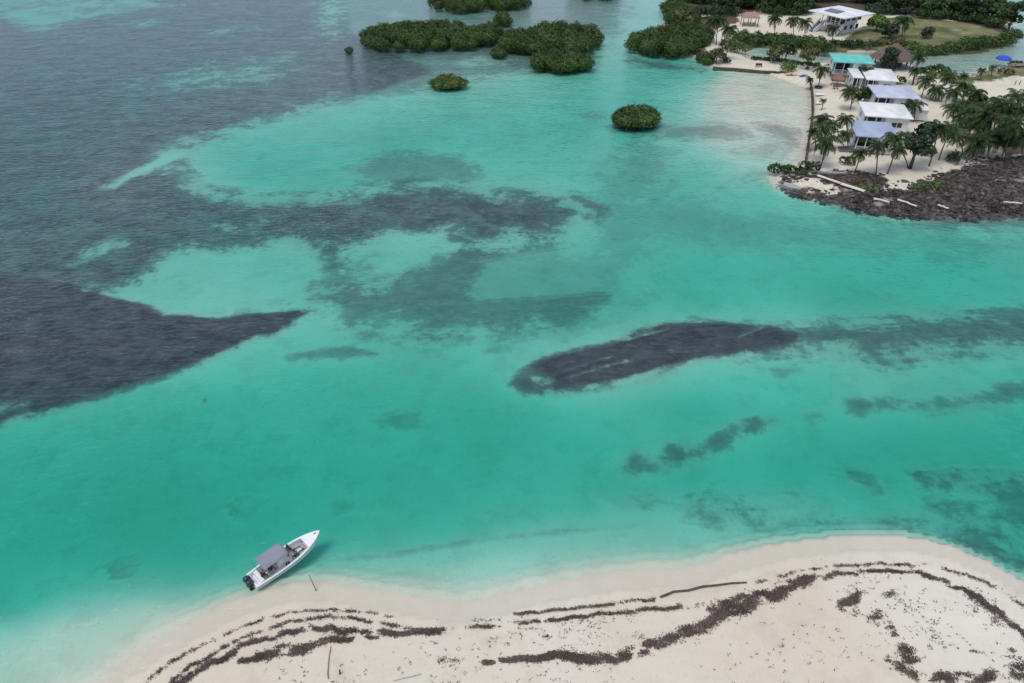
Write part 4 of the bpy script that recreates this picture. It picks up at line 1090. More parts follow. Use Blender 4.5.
for k in range(5):
    xx = -hw_ + .1 + k * (2 * hw_ - .2) / 4
    MB().box(xx - .1, xx + .1, -hd_, -hd_ + .2, 2.7, 5.248).build('post', M['trim'], tall)
    MB().box(xx - .14, xx + .14, -hd_, -hd_ + .28, -.4, 2.5).build('post', M['white_wall'], tall)
for k in range(3):
    x0 = -hw_ + .9 + k * (2 * hw_ - 1) / 3
    window(tall, x0, x0 + 2.0, -hd_ + 2.2, 2.8, 4.8, 'front', 'sliding_door')
    y0 = -hd_ + 2.9 + k * 2.6
    window(tall, y0, y0 + 1.5, hw_, 3.4, 4.6, 'right')
    window(tall, y0 + .2, y0 + 1.4, hw_ - .3, .9, 2.1, 'right')
MB().box(-hw_ * .2, hw_ * .95, -hd_ - .02, -hd_ + .04, 3.5, 3.6).build('railing', M['trim'], tall)
pn = MB()
for i in range(5):
    for j in range(2):
        x0, y0 = -3.1 + i * 1.02, -1.2 - j * 1.7
        sl = .55 / (D_ / 2)
        za, zb2 = 5.5 + (D_ / 2 + y0 - 1.6) * sl + .16, 5.5 + (D_ / 2 + y0) * sl + .16
        pn.add([(x0, y0 - 1.6, za), (x0 + .98, y0 - 1.6, za), (x0 + .98, y0, zb2), (x0, y0, zb2),
                (x0, y0 - 1.6, za - .05), (x0 + .98, y0 - 1.6, za - .05), (x0 + .98, y0, zb2 - .05), (x0, y0, zb2 - .05)],
               [(0, 1, 2, 3), (7, 6, 5, 4), (0, 4, 5, 1), (1, 5, 6, 2), (2, 6, 7, 3), (3, 7, 4, 0)])
pn.build('solar_panel', M['panel'], tall)
for sx, nm in ((-2.9, 'left'), (4.1, 'right')):
    sm = MB()
    for k in range(14):
        zt = 2.55 - k * .18
        sm.box(sx - .75, sx + .75, -hd_ - .12 - (k + 1) * .29, -hd_ - .12 - k * .29 + .01, zt - .30, zt)
    flight = sm.build('stair', M['deck_grey'], tall)
    for e in (-.93, .77):
        v = []
        for xx in (sx + e, sx + e + .16):
            v += [(xx, -hd_ - .12, 2.1), (xx, -hd_ - .12, 3.5), (xx, -hd_ - 4.4, .85), (xx, -hd_ - 4.4, -.4), (xx, -hd_ - 3.6, -.4)]
        MB().add(v, [(0, 1, 2, 3, 4), (9, 8, 7, 6, 5), (0, 5, 6, 1), (1, 6, 7, 2), (2, 7, 8, 3), (3, 8, 9, 4), (4, 9, 5, 0)]).build('side_wall', M['white_wall'], flight)

# open pavilion
c = Vector(P(750.5, 16.5, 3.6))
pv = tag(empty('pavilion', (c.x, c.y, hz(c.x, c.y)), R(-6)), 'open pavilion with faded pink roof on the sandy yard under the wood', 'pavilion')
hip_roof(5.4, 4.6, 2.7, 1.15, ridge=1.9).build('roof', M['roof_pink'], pv)
for sx in (-2.3, 0, 2.3):
    for sy in (-1.9, 1.9): MB().box(sx - .09, sx + .09, sy - .09, sy + .09, -.3, 2.52).build('post', M['timber_dark'], pv)
MB().box(-2.0, 2.0, -.35, .35, .70, .78).box(-1.6, -1.4, -.25, .25, -.2, .698).box(1.4, 1.6, -.25, .25, -.2, .698).build('table', M['timber'], pv)

def thatch_cone(r0, r1, h, z0, n, seed, squash=1.0, skirt=.5):
    r = random.Random(seed); mb = MB(); rings = 7; v, f = [], []
    for i in range(rings):
        t = i / (rings - 1)
        for k in range(n):
            a = 2 * math.pi * k / n
            q = (r0 + (r1 - r0) * t) * (1 + r.uniform(-.025, .025)) + .12 * math.sin(t * 3.14)
            v.append((q * math.cos(a), q * math.sin(a) * squash, z0 + h * t ** 1.08 + (r.uniform(-skirt * .35, 0) if i == 0 else r.uniform(-.05, .05))))
    for i in range(rings - 1):
        for k in range(n): f.append((i * n + k, i * n + (k + 1) % n, (i + 1) * n + (k + 1) % n, (i + 1) * n + k))
    f.append(tuple((rings - 1) * n + k for k in range(n)))
    for k in range(n): v.append((v[k][0] * .95, v[k][1] * .95, z0 + .05))
    m = rings * n
    f.append(tuple(m + k for k in range(n - 1, -1, -1)))
    for k in range(n): f.append((k, m + k, m + (k + 1) % n, (k + 1) % n))
    return mb.add(v, f)
x, y, z = G(893, 68.5)
pl = tag(empty('thatched_hall', (x, y + 2, z)), 'big thatched hall with rounded brown roof at the lagoon edge', 'thatched hall')
thatch_cone(5.7, .5, 3.3, 2.4, 30, 5, .92).build('thatch', M['thatch'], pl)
for k in range(10):
    a = 2 * math.pi * k / 10 + .2
    MB().tube([(4.8 * math.cos(a), 4.4 * math.sin(a), -.3), (4.8 * math.cos(a), 4.4 * math.sin(a), 2.8)], .12, 7).build('post', M['timber_dark'], pl)
MB().lathe([(0, .1), (5.1, .1), (5.1, -.4)], 28).build('floor', M['grey_wall'], pl)
MB().box(-2.4, 2.6, -.9, .5, .103, 1.1).build('bar_counter', M['timber_dark'], pl)

x, y, z = G(836.5, 85.5)
ub = tag(empty('straw_parasol', (x, y, z)), 'round reddish straw parasol in front of the turquoise roofed house', 'parasol')
thatch_cone(1.85, .12, .95, 1.75, 18, 9, 1, .3).build('thatch', M['thatch_red'], ub)
MB().tube([(0, 0, -.3), (0, 0, 2.6)], .07, 7).build('pole', M['timber_dark'], ub)

def chair(label, px, py, rz, group='white plastic chairs round the patio table'):
    x, y, z = G(px, py)
    o = tag(empty('patio_chair', (x, y, z), rz), label, 'chair', group)
    MB().box(-.24, .24, -.24, .24, .40, .45).build('seat', M['trim'], o)
    MB().box(-.24, .24, .19, .24, .453, .90).build('backrest', M['trim'], o)
    for sx in (-.2, .2):
        for sy in (-.2, .2): MB().box(sx - .025, sx + .025, sy - .025, sy + .025, -.03, .398).build('leg', M['trim'], o)
x, y, z = G(835.5, 89)
tb = tag(empty('patio_table', (x, y, z)), 'dark round patio table on the sand just below the straw parasol', 'table')
MB().lathe([(0, .74), (.75, .74), (.75, .69), (0, .69)], 18).build('tabletop', M['timber_dark'], tb)
for k in range(4):
    a = k * math.pi / 2 + .6
    MB().box(.5 * math.cos(a) - .04, .5 * math.cos(a) + .04, .5 * math.sin(a) - .04, .5 * math.sin(a) + .04, -.1, .688).build('leg', M['timber_dark'], tb)
chair('white plastic chair left of the dark patio table', 832.6, 88.6, 1.6)
chair('white plastic chair on the near side of the dark patio table', 835, 92.2, 3.0)
chair('white plastic chair at the right of the dark patio table', 839, 91, -1.9)

def table(label, px, py, l, w, rz, h=.45):
    x, y, z = G(px, py)
    o = tag(empty('low_table', (x, y, z), rz), label, 'table', 'low white tables by the timber seawall')
    MB().box(-l / 2, l / 2, -w / 2, w / 2, h - .06, h).build('tabletop', M['trim'], o)
    for sx in (-1, 1):
        for sy in (-1, 1): MB().box(sx * (l / 2 - .1) - .04, sx * (l / 2 - .1) + .04, sy * (w / 2 - .1) - .04, sy * (w / 2 - .1) + .04, -.05, h - .062).build('leg', M['trim'], o)
table('longer low white table by the timber seawall, farther from the camera', 819.5, 96, 2.0, 1.2, -.1)
table('smaller low white table by the timber seawall beside the young palm', 819, 104.5, 1.5, 1.0, -.1)
x, y, z = G(818.5, 88)
pr = tag(empty('ring_planter', (x, y, z)), 'dark ring planter round the foot of a palm near the bay beach', 'planter')
MB().lathe([(.85, -.1), (.95, .38), (.8, .40), (.72, .1), (.0, .12)], 18).build('ring', M['stone'], pr)
x, y, z = G(807, 69.5)
pr = tag(empty('ring_planter', (x, y, z)), 'small dark pot round the foot of a tree near the canal', 'planter')
MB().lathe([(.42, -.1), (.52, .55), (.42, .56), (.36, .3), (.0, .32)], 14).build('ring', M['stone'], pr)

# walls along the water
def wall_run(name, label, cat, pts, w, z0, z1, m, pile=None, wall_name='wall'):
    q = [Vector(P(a, b, .5)) for a, b in pts]
    o = tag(empty(name, (q[0].x, q[0].y, 0)), label, cat)
    v, f = [], []
    for i, p in enumerate(q):
        d = (q[min(i + 1, len(q) - 1)] - q[max(i - 1, 0)]).normalized(); s = Vector((-d.y, d.x)) * w / 2
        zz = z1 + rnd.uniform(-.06, .06)
        for e, zq in ((s, z0), (s, zz), (-s, zz), (-s, z0)): v.append((p.x - q[0].x + e.x, p.y - q[0].y + e.y, zq))
    for i in range(len(q) - 1):
        for k in range(4): f.append((i * 4 + k, i * 4 + (k + 1) % 4, i * 4 + 4 + (k + 1) % 4, i * 4 + 4 + k))
    f += [(3, 2, 1, 0), tuple(len(v) - 4 + k for k in range(4))]
    MB().add(v, f).build(wall_name, m, o)
    if pile:
        for a, b in zip(q[:-1], q[1:]):
            L = (b - a).length; k = max(1, int(L / pile))
            for i in range(k):
                p = a.lerp(b, i / k) - q[0]
                MB().tube([(p.x - w * .6, p.y, z0 - .6), (p.x - w * .6 + rnd.uniform(-.05, .05), p.y, z1 + rnd.uniform(.15, .55))], .11, 6).build('pile', M['timber_dark'], o)
    return o
wall_run('timber_seawall', 'dark weathered timber seawall on piles between the pale bay and the palms', 'seawall',
         [(810, 82), (812, 90), (813, 100), (813, 112), (812, 122), (810.5, 132), (809, 142), (807.5, 152), (806, 161)], .3, -.6, .95, M['timber_dark'], 1.9)
wall_run('mossy_seawall', 'low dark mossy seawall along the top of the bay beach', 'seawall',
         [(713, 67.5), (722, 68), (735, 68.8), (750, 70.2), (762, 71.3), (777, 72)], 0.9, -.6, .62, M['stone'])
wall_run('stone_kerb', 'pale stone kerb between the palms and the black rocks', 'kerb', [(817, 173.5), (830, 174.8), (844, 175.2)], .5, -.2, 1.05, M['grey_wall'])

def kayak(label, px, py, l, w, rz, m, name='kayak', cat='kayak'):
    x, y, z = G(px, py)
    o = tag(empty(name, (x, y, z), rz), label, cat)
    v, f, n, k = [], [], 13, 8
    for i in range(n):
        t = i / (n - 1); s = math.sin(math.pi * (.04 + .92 * t)) ** .7
        for j in range(k):
            a = 2 * math.pi * j / k
            v.append(((t - .5) * l, math.cos(a) * w / 2 * s, .20 + math.sin(a) * .17 * s + .12 * (2 * t - 1) ** 2))
    for i in range(n - 1):
        for j in range(k): f.append((i * k + j, i * k + (j + 1) % k, (i + 1) * k + (j + 1) % k, (i + 1) * k + j))
    f += [tuple(range(k - 1, -1, -1)), tuple((n - 1) * k + j for j in range(k))]
    MB().add(v, f).build('hull', m, o, smooth=True)
    MB().lathe([(.0, .0), (.30, .02), (.33, .06), (.26, .05), (0, .01)], 14, (0, 0, .352)).build('seat_well', M['black'], o)
kayak('orange kayak drawn up on the bay beach', 791, 75.6, 3.4, .75, R(-12), M['orange_plastic'])
kayak('brown wooden canoe at the end of the mossy seawall', 781, 73, 3.8, .8, R(-8), M['timber_dark'], 'canoe', 'canoe')
kayak('short bright blue kayak at the right end of the bay beach', 803, 76.5, 2.6, .9, R(14), M['blue_plastic'])
x, y, z = G(758.5, 67.5)
be = tag(empty('garden_bench', (x, y, z), R(-5)), 'dark bench standing behind the mossy seawall', 'bench')
MB().box(-.85, .85, -.22, .22, .42, .48).build('seat', M['timber_dark'], be)
MB().box(-.85, .85, .20, .26, .483, .95).build('backrest', M['timber_dark'], be)
for sx in (-.75, .75): MB().box(sx - .05, sx + .05, -.2, .2, -.05, .418).build('leg', M['timber_dark'], be)

# lagoon jetty and blue canopy
x, y, z = G(1000.5, 66.5)
cb = tag(empty('blue_parasol', (x, y, max(z, 0))), 'bright blue round parasol at the lagoon edge by the jetty', 'parasol')
MB().lathe([(1.95, 2.05), (1.5, 2.45), (.8, 2.72), (.05, 2.82)], 16).lathe([(1.95, 2.05), (1.93, 1.88)], 16).build('canopy', M['blue_canvas'], cb)
MB().tube([(0, 0, -.3), (0, 0, 2.81)], .04, 7).build('pole', M['steel'], cb)
x, y = P(1022, 64.5, .9)
jt = tag(empty('jetty', (x, y, 0), R(4)), 'weathered plank jetty on piles at the right edge of the lagoon', 'jetty')
MB().box(-3, 8, -1.3, 1.3, .82, .95).build('deck', M['timber'], jt)
for sx in (-2.7, 0, 2.7, 5.4):
    for sy in (-1.1, 1.1): MB().tube([(sx, sy, -1), (sx, sy, 1.3)], .12, 7).build('pile', M['timber_dark'], jt)
for k, (px, py, lb) in enumerate([(1014.5, 85, 'short dark wooden post on the bare sand lot, left one of two'), (1019, 85, 'short dark wooden post on the bare sand lot, right one of two')]):
    x, y, z = G(px, py)
    o = MB().tube([(0, 0, -.3), (.02, 0, .6), (0, 0, 1.1)], [.10, .095, .08], 8).build('wooden_post', M['timber_dark'], None, loc=(x, y, z))
    tag(o, lb, 'post', 'posts on the sand lot')

# ------------------------------------------------------------------ rocky shore
def stones(n, sample, smin, smax, seed, name, m):
    rng = np.random.default_rng(seed)
    base = np.array([(1, 0, 0), (-1, 0, 0), (0, 1, 0), (0, -1, 0), (0, 0, 1), (0, 0, -1)], float)
    tri = np.array([(0, 2, 4), (2, 1, 4), (1, 3, 4), (3, 0, 4), (2, 0, 5), (1, 2, 5), (3, 1, 5), (0, 3, 5)])
    p = sample(rng, n); n = len(p)
    s = smin + (smax - smin) * rng.random(n) ** 3.2
    a = rng.random(n) * 6.283
    v = base[None] * (s[:, None, None] * (.55 + .9 * rng.random((n, 6, 1)))) * np.array([1.25, .9, .48])
    v = v + rng.normal(size=v.shape) * s[:, None, None] * .18
    c, q = np.cos(a)[:, None], np.sin(a)[:, None]
    w = np.stack([v[..., 0] * c - v[..., 1] * q, v[..., 0] * q + v[..., 1] * c, v[..., 2]], -1) + p[:, None, :]
    f = (tri[None] + (np.arange(n) * 6)[:, None, None]).reshape(-1, 3)
    return link(name, mesh_np(name, w.reshape(-1, 3), f, m))
def rock_sample(rng, n):
    x, y = rng.uniform(48, 150, n * 6), rng.uniform(93, 128, n * 6)
    j = np.clip(np.searchsorted(xs, x), 0, len(xs) - 1); i = np.clip(np.searchsorted(ys, y), 0, len(ys) - 1)
    w = ROCK[i, j] * (S_isl[i, j] > -.5) * (.04 + 1.1 * smooth(.42, .60, fbm(x * .35, y * .35, 4, 77)))
    k = rng.random(len(x)) < w
    x, y = x[k][:n], y[k][:n]
    return np.stack([x, y, hz_np(x, y) + .05], -1)
tag(stones(15000, rock_sample, .08, .55, 3, 'shore_rubble', M['rubble']), 'dark coral rubble covering the rocky shore in front of the palms', 'rubble', kind='stuff')

def beam(name, label, cat, a, b, w, h, m, z=.12, group=None):
    p, q = G(*a), G(*b)
    c = ((p[0] + q[0]) / 2, (p[1] + q[1]) / 2, (p[2] + q[2]) / 2 + z)
    L = math.dist(p[:2], q[:2]); rz = math.atan2(q[1] - p[1], q[0] - p[0]); pitch = -math.atan2(q[2] - p[2], L)
    r = random.Random(name + label)
    n = 7; pts = [(-L / 2 + L * i / (n - 1), r.uniform(-.05, .05) * L * .4 + .02 * L * math.sin(i * .9), r.uniform(-.05, .05)) for i in range(n)]
    mb = MB()
    if h: 
        for u, v_ in zip(pts[:-1], pts[1:]): pass
        mb.box(-L / 2, L / 2, -w / 2, w / 2, -h / 2, h / 2)
    else:
        mb.tube(pts, [w * (.5 - .18 * i / n) * r.uniform(.85, 1.1) for i in range(n)], 8)
    return tag(mb.build(name, m, None, loc=c, rot=(0, pitch, rz)), label, cat, group)
beam('bleached_plank', 'long sun bleached plank lying on the rubble, upper one of two end to end', 'plank', (817, 177), (840, 185), .55, .16, M['pale_timber'], .35)
beam('bleached_plank', 'long sun bleached plank lying on the rubble, lower one of two end to end', 'plank', (840.5, 185.4), (864, 193), .75, .14, M['pale_timber'], .35)
DW = 'pale driftwood on the black rocks'
beam('driftwood_log', 'thick pale driftwood log on the black rocks nearest the bleached planks', 'driftwood', (873, 200.5), (889, 203.5), .42, 0, M['pale_timber'], .3, DW)
beam('driftwood_log', 'long pale driftwood log at the water edge in the middle of the black rocks', 'driftwood', (897, 201), (916, 208), .40, 0, M['pale_timber'], .3, DW)
beam('driftwood_log', 'thin pale driftwood log on the rocks, last before the right edge one', 'driftwood', (937, 206.5), (948, 210.5), .34, 0, M['pale_timber'], .3, DW)
beam('driftwood_log', 'pale driftwood log on the rocks at the right edge', 'driftwood', (1003, 204), (1021, 205), .36, 0, M['pale_timber'], .3, DW)
x, y, z = G(791, 188)
tag(prism([(-1.5, -.5), (-.2, -.8), (1.3, -.5), (1.5, .3), (.2, .7), (-1.3, .5)], -.3, .25).build('broken_slab', M['grey_wall'], None, loc=(x, y, z + .1), rot=(.12, .08, R(-25))), 'broken concrete slab at the seaward tip of the rocks', 'slab')
def heap_sample(cx, cy, r):
    def f(rng, n):
        a, q = rng.random(n) * 6.283, np.sqrt(rng.random(n))
        x, y = cx + np.cos(a) * q * r, cy + np.sin(a) * q * r * .8
        return np.stack([x, y, hz_np(x, y) + .35 * (1 - q)], -1)
    return f
x, y, z = G(962, 161)
tag(stones(150, heap_sample(x, y, 3.2), .15, .5, 8, 'stone_heap', M['grey_wall']), 'heap of pale stones under the palms above the black rocks', 'stone heap', kind='stuff')
for k, (px, py, rz, lb) in enumerate([(940, 188, .4, 'fallen orange palm frond on the rocks, left of a pair'), (947, 190, -.5, 'fallen orange palm frond on the rocks, right of a pair')]):
    x, y, z = G(px, py)
    V, F = crown_mesh(700 + k, 2, True)
    V[:, 2] = (V[:, 2] - V[:, 2].min()) * .12
    tag(link('fallen_frond', mesh_np('fallen_frond', V, F, M['dead_palm']), None, (x, y, z + .3), (0, 0, rz), (2.6, 2.6, 2.6)), lb, 'palm frond', 'fallen fronds on the rocks')

# ------------------------------------------------------------------ sea wrack on the near beach
def px_line(pts, n, rng, wid):
    p = np.array(pts, float); seg = np.hypot(np.diff(p[:, 0]), np.diff(p[:, 1])); cum = np.concatenate([[0], np.cumsum(seg)])
    t = rng.random(n) * cum[-1]; i = np.clip(np.searchsorted(cum, t) - 1, 0, len(seg) - 1); f = (t - cum[i]) / seg[i]
    q = p[i] + (p[i + 1] - p[i]) * f[:, None]
    w = np.interp(t / cum[-1], np.linspace(0, 1, len(wid)), wid)
    return q, w, t
WR = [  # (outline of a tide line, width along it in photo pixels, clumps, raggedness)
 ([(140, 686), (158, 668), (170, 660), (192, 647), (211, 638), (238, 626), (264, 616), (293, 610), (331, 607), (364, 610), (393, 614)], (1.5, 1.5, 1.2), 620, .5),
 ([(393, 614), (440, 617), (480, 618), (500, 617)], (.9, .7), 260, .5),
 ([(514, 612), (545, 609), (580, 605.5), (600, 603.5), (630, 599), (655, 597.5)], (1.2, 1.6, 1.2), 620, .35),
 ([(165, 686), (185, 668), (215, 651), (240, 636), (262, 630), (285, 620), (310, 617), (330, 614), (355, 616), (375, 621), (400, 625), (430, 628)], (2.0, 1.8, 2.0), 1100, .55),
 ([(174, 686), (200, 668), (223, 657), (241, 645), (264, 638), (287, 632), (311, 627), (349, 629), (378, 630), (400, 632), (440, 629)], (3, 3, 3, 3.6, 3.6, 3), 2700, .45),
 ([(380, 632), (410, 630), (442, 627), (483, 625), (517, 621.5), (561, 617.5), (599, 613), (645, 608), (680, 606), (700, 604)], (3.5, 3, 2.2, 1.8, 2, 2.2, 3), 1700, .58),
 ([(517, 628), (561, 624), (600, 620), (640, 615)], (12, 12), 260, .5),
 ([(240, 662), (264, 655), (282, 651), (305, 646), (323, 641), (343, 638), (378, 636)], (2.5, 5.5, 6.5, 5, 3, 1.5), 2200, .45),
 ([(484, 661.5), (521, 658.5), (555, 656), (580, 657.5), (611, 657), (630, 653), (652, 646), (677, 636), (699, 627), (719, 617), (741, 605), (763, 596), (785, 588), (808, 579)],
  (1.2, 2, 3.5, 5, 5.5, 5.5, 5.5, 6, 6.5, 7, 7, 6.5, 6), 9300, .38),
 ([(700, 606), (720, 603), (740, 596), (760, 590)], (6, 6, 4), 600, .55),
 ([(800, 580), (827, 574), (858, 570.5), (896, 569), (921, 572), (947, 581), (972, 592), (990, 606), (1016, 625), (1030, 640)], (5, 3.2, 2.2, 2, 2.2, 2.4, 3, 3, 2.4), 1900, .54),
 ([(757, 581), (789, 572), (827, 565), (880, 562), (922, 563), (953, 570), (985, 578), (1004, 591), (1030, 606)], (1.5, 1.5, 2, 2), 900, .6),
 ([(843, 606), (853, 600), (858, 594)], (5, 6, 4), 420, .4), ([(888, 594), (894, 594)], (4, 4), 160, .3),
 ([(840, 606), (862, 614), (880, 621), (890, 629), (894, 636)], (3, 5, 5, 4), 520, .6),
 ([(902, 648), (907, 654), (912, 661)], (4, 8, 4), 420, .4), ([(885, 660), (899, 667), (912, 676), (921, 680)], (3, 6, 4), 500, .4),
 ([(932, 678), (950, 678), (975, 680), (992, 676)], (6, 8, 5), 760, .4), ([(980, 672), (990, 676)], (5, 5), 240, .35), ([(1012, 676), (1028, 668)], (9, 12), 560, .3),
 ([(932, 634), (939, 641), (945, 647)], (2, 4), 160, .6), ([(963, 652), (985, 655), (1020, 658)], (1.2, 1.2), 160, .7), ([(975, 597), (985, 606), (1000, 618)], (9, 8), 420, .6),
 ([(440, 660), (455, 658)], (5, 6), 130, .5), ([(545, 634), (549, 635)], (2.5, 2.5), 60, .2), ([(877, 610), (880, 610)], (1.8, 1.8), 40, .1), ([(1010, 650), (1014, 653)], (2, 2), 50, .1),
 ([(640, 632), (655, 628)], (10, 10), 60, .4), ([(905, 640), (960, 610), (1000, 640)], (40, 40), 90, .3), ([(740, 640), (860, 630)], (50, 45), 190, .45), ([(400, 660), (520, 640), (620, 630)], (30, 24), 300, .3),
 ([(250, 678), (420, 672), (640, 676)], (22, 24), 330, .3), ([(840, 585), (900, 585), (960, 610)], (18, 22), 240, .5), ([(700, 655), (820, 665), (920, 640)], (36, 40), 140, .4), ([(895, 600), (925, 625), (940, 650)], (14, 18), 260, .4),
]
rng = np.random.default_rng(42)
CP, CS = [], []
for pts, wid, n, rag in WR:
    q, w, t = px_line(pts, int(n * (.95 if n > 390 else .36) * (1.35 if n > 9000 else 1)), rng, wid)
    ext = np.random.default_rng(len(CP)).random() * 50
    g = rng.normal(size=(len(q), 2)) * w[:, None] * .36
    g[:, 0] *= 1.6
    wob = (fbm(t * .09 + ext, t * 0 + ext, 3, 5) - .5) * w * 1.6
    q = q + g; q[:, 1] += wob + (np.abs(np.sin(t * .11 + ext + 1.5 * np.sin(t * .037))) - .5) * np.minimum(w, 5) * .9
    xy = np.array([P(a, b, .45) for a, b in q])
    keep = fbm(xy[:, 0] * .9, xy[:, 1] * 1.7, 3, 12) + (rng.random(len(q)) - .5) * .22 > .27 + .31 * rag
    xy = xy[keep]
    CP.append(xy); CS.append(np.full(len(xy), .066 if max(wid) > 3 and n > 450 else .058))
CP, CS = np.vstack(CP), np.concatenate(CS)
hzv = hz_np(CP[:, 0], CP[:, 1])
ok = hzv > .02
CP, CS, hzv = CP[ok], CS[ok], hzv[ok]
nq = 4
P3 = np.repeat(np.stack([CP[:, 0], CP[:, 1], hzv], -1), nq, 0) + rng.normal(size=(len(CP) * nq, 3)) * np.array([.10, .07, .0])
S3 = np.repeat(CS, nq) * (.45 + rng.random(len(P3)))
P3[:, 2] += .015 + rng.random(len(P3)) * .09
nn = rng.normal(size=P3.shape) * .45 + np.array([0, 0, 1]); nn /= np.linalg.norm(nn, axis=1)[:, None]
t3 = np.cross(nn, rng.normal(size=nn.shape)); t3 /= np.linalg.norm(t3, axis=1)[:, None]; b3 = np.cross(nn, t3)
S3 = S3[:, None]
VV = np.stack([P3 + t3 * S3, P3 + b3 * S3 * .5 + nn * .02, P3 - t3 * S3, P3 - b3 * S3 * .5 + nn * .02], 1).reshape(-1, 3)
tag(link('seaweed', mesh_np('seaweed', VV, np.arange(len(VV)).reshape(-1, 4), M['wrack'])), 'dry brown seaweed thrown up in tide lines along the sandy beach', 'seaweed', kind='stuff')

beam('driftwood_pole', 'long dark driftwood pole lying along the waterline of the beach', 'driftwood', (660, 597), (745, 580.5), .24, 0, M['timber_dark'], .08)
beam('driftwood_stick', 'thin bare stick lying up the sand at the bottom of the photo', 'stick', (329, 679), (330, 646), .09, 0, M['timber'], .05)
x, y, z = G(340, 674)
tag(MB().tube([(0, 0, -.2), (.02, .01, .25), (.05, .02, .55)], [.07, .065, .06], 8).build('short_stake', M['timber_dark'], None, loc=(x, y, z)), 'short dark stake standing in the sand beside the lying stick', 'stake')
x, y, z = G(317, 592)
x1, z1 = at_depth(309, 575, y + .55)
tag(MB().tube([(0, 0, -.5), ((x1 - x) * .5, .28, (z1 - z) * .52), (x1 - x, .55, z1 - z)], [.055, .045, .03], 7).build('mooring_stick', M['timber'], None, loc=(x, y, z)), 'slanting mooring stick stuck in the shallows near the boat', 'stick')
g = [G(394, 681), G(404, 678.5), G(412, 677), G(421, 674.5)]
tag(MB().tube([(p[0] - g[0][0], p[1] - g[0][1], .03) for p in g], .035, 6).build('rope', mat('blue_rope', (.30, .36, .48), .8), None, loc=g[0]), 'faded blue rope lying on the sand at the bottom edge', 'rope')

# ------------------------------------------------------------------ motor boat
BX, BY, BYAW = -22.23, 34.25, R(45.9)
boat = tag(empty('motor_boat', (BX, BY, 0), BYAW), 'white open motor boat with grey canopy moored off the beach', 'boat')
BL = 6.85
def half(s): return .90 + .17 * math.sin(min(s / .45, 1) * math.pi / 2) if s < .45 else 1.07 * max(0.0, 1 - ((s - .45) / .55) ** 2.3) ** .80
def sheer(s): return .62 + .42 * s ** 2.2
N = 22
hv, hf = [], []
SS = [i / (N - 1) for i in range(N)]
for s in SS:
    b, h, x = max(half(s), .025), sheer(s), s * BL
    rake = .55 * max(0, (s - .6) / .4) ** 2
    fl = .18 if s < .93 else .18 + (h - .3 - .18) * (s - .93) / .07
    iw = max(b - .17, .008)
    prof = [(0, -.38 + .45 * max(0, s - .75) * 2, -rake), (b * .72, -.12 + .25 * s ** 3, -rake * .7), (b * .97, h - .12, -.05), (b, h - .10, 0), (b, h, 0), (iw, h, 0), (iw * .97, fl, -rake * .3), (0, fl, -rake * .3)]
    for sgn in (1, -1):
        hv += [(x + e, sgn * y_, z_) for (y_, z_, e) in prof]
K = 8
for i in range(N - 1):
    for sgn in range(2):
        for k in range(K - 1):
            a, b = (i * 2 + sgn) * K + k, ((i + 1) * 2 + sgn) * K + k
            hf.append((a, b, b + 1, a + 1) if sgn == 0 else (a, a + 1, b + 1, b))
tr = lambda k: k
hf.append(tuple([0, 1, 2, 3, 4, 5, 6, 7]) ); hf.append(tuple([8 + k for k in (7, 6, 5, 4, 3, 2, 1, 0)]))
MB().add(hv, hf).build('hull', M['hull'], boat)
# rub rail and chine stripe
for sgn in (1, -1):
    MB().tube([(s * BL, sgn * (max(half(s), .02) + .015), sheer(s) - .09) for s in SS], .03, 6).build('rub_rail', M['cloth_grey'], boat)
# transom step and stern bench
MB().box(.02, .20, -.73, .73, .182, .56).build('transom', M['hull'], boat)
MB().box(.52, .86, -.70, .70, .183, .60).build('stern_bench', M['hull'], boat)
# floor lining
lin = MB(); v = []; fl_s = [s for s in SS if s <= .80]
for s in fl_s: v += [(s * BL, (half(s) - .20), .188), (s * BL, -(half(s) - .20), .188)]
lin.add(v, [(2 * i, 2 * i + 1, 2 * i + 3, 2 * i + 2) for i in range(len(fl_s) - 1)]).build('floor', M['hull_floor'], boat)
# bow deck
bd = [s for s in SS if s >= .76]; v = []
for s in bd:
    b = max(half(s) - .10, .012); h = sheer(s) + .012
    v += [(s * BL, b, h), (s * BL, 0, h + .05), (s * BL, -b, h), (s * BL, -b, h - .06), (s * BL, b, h - .06)]
f = []
for i in range(len(bd) - 1):
    for k in range(5): f.append((5 * i + k, 5 * i + (k + 1) % 5, 5 * i + 5 + (k + 1) % 5, 5 * i + 5 + k))
f += [(4, 3, 2, 1, 0), tuple(len(v) - 5 + k for k in range(5))]
MB().add(v, f).build('bow_deck', M['hull'], boat)
cl = MB().box(-.12, .12, -.02, .02, .05, .08).box(-.05, .05, -.025, .025, 0, .048)
cl.build('cleat', M['black'], boat, loc=(6.35, 0, sheer(.93) + .055))
# bow lounge: cushions either side, backrest
for sgn in (1, -1):
    MB().add([(4.15, sgn * .40, .50), (5.15, sgn * .30, .50), (5.15, sgn * .62, .50), (4.15, sgn * .82, .50), (4.15, sgn * .40, .19), (5.15, sgn * .30, .19), (5.15, sgn * .62, .19), (4.15, sgn * .82, .19)],
             [(0, 1, 2, 3), (7, 6, 5, 4), (0, 4, 5, 1), (1, 5, 6, 2), (2, 6, 7, 3), (3, 7, 4, 0)]).build('bow_cushion', M['cushion'], boat, bevel=.03)
MB().box(4.86, 5.16, -.29, .29, .19, .50).build('bow_cushion', M['cushion'], boat, bevel=.03)
MB().box(4.35, 4.95, -.36, -.28, .502, .62).build('armrest', M['black'], boat, bevel=.02)
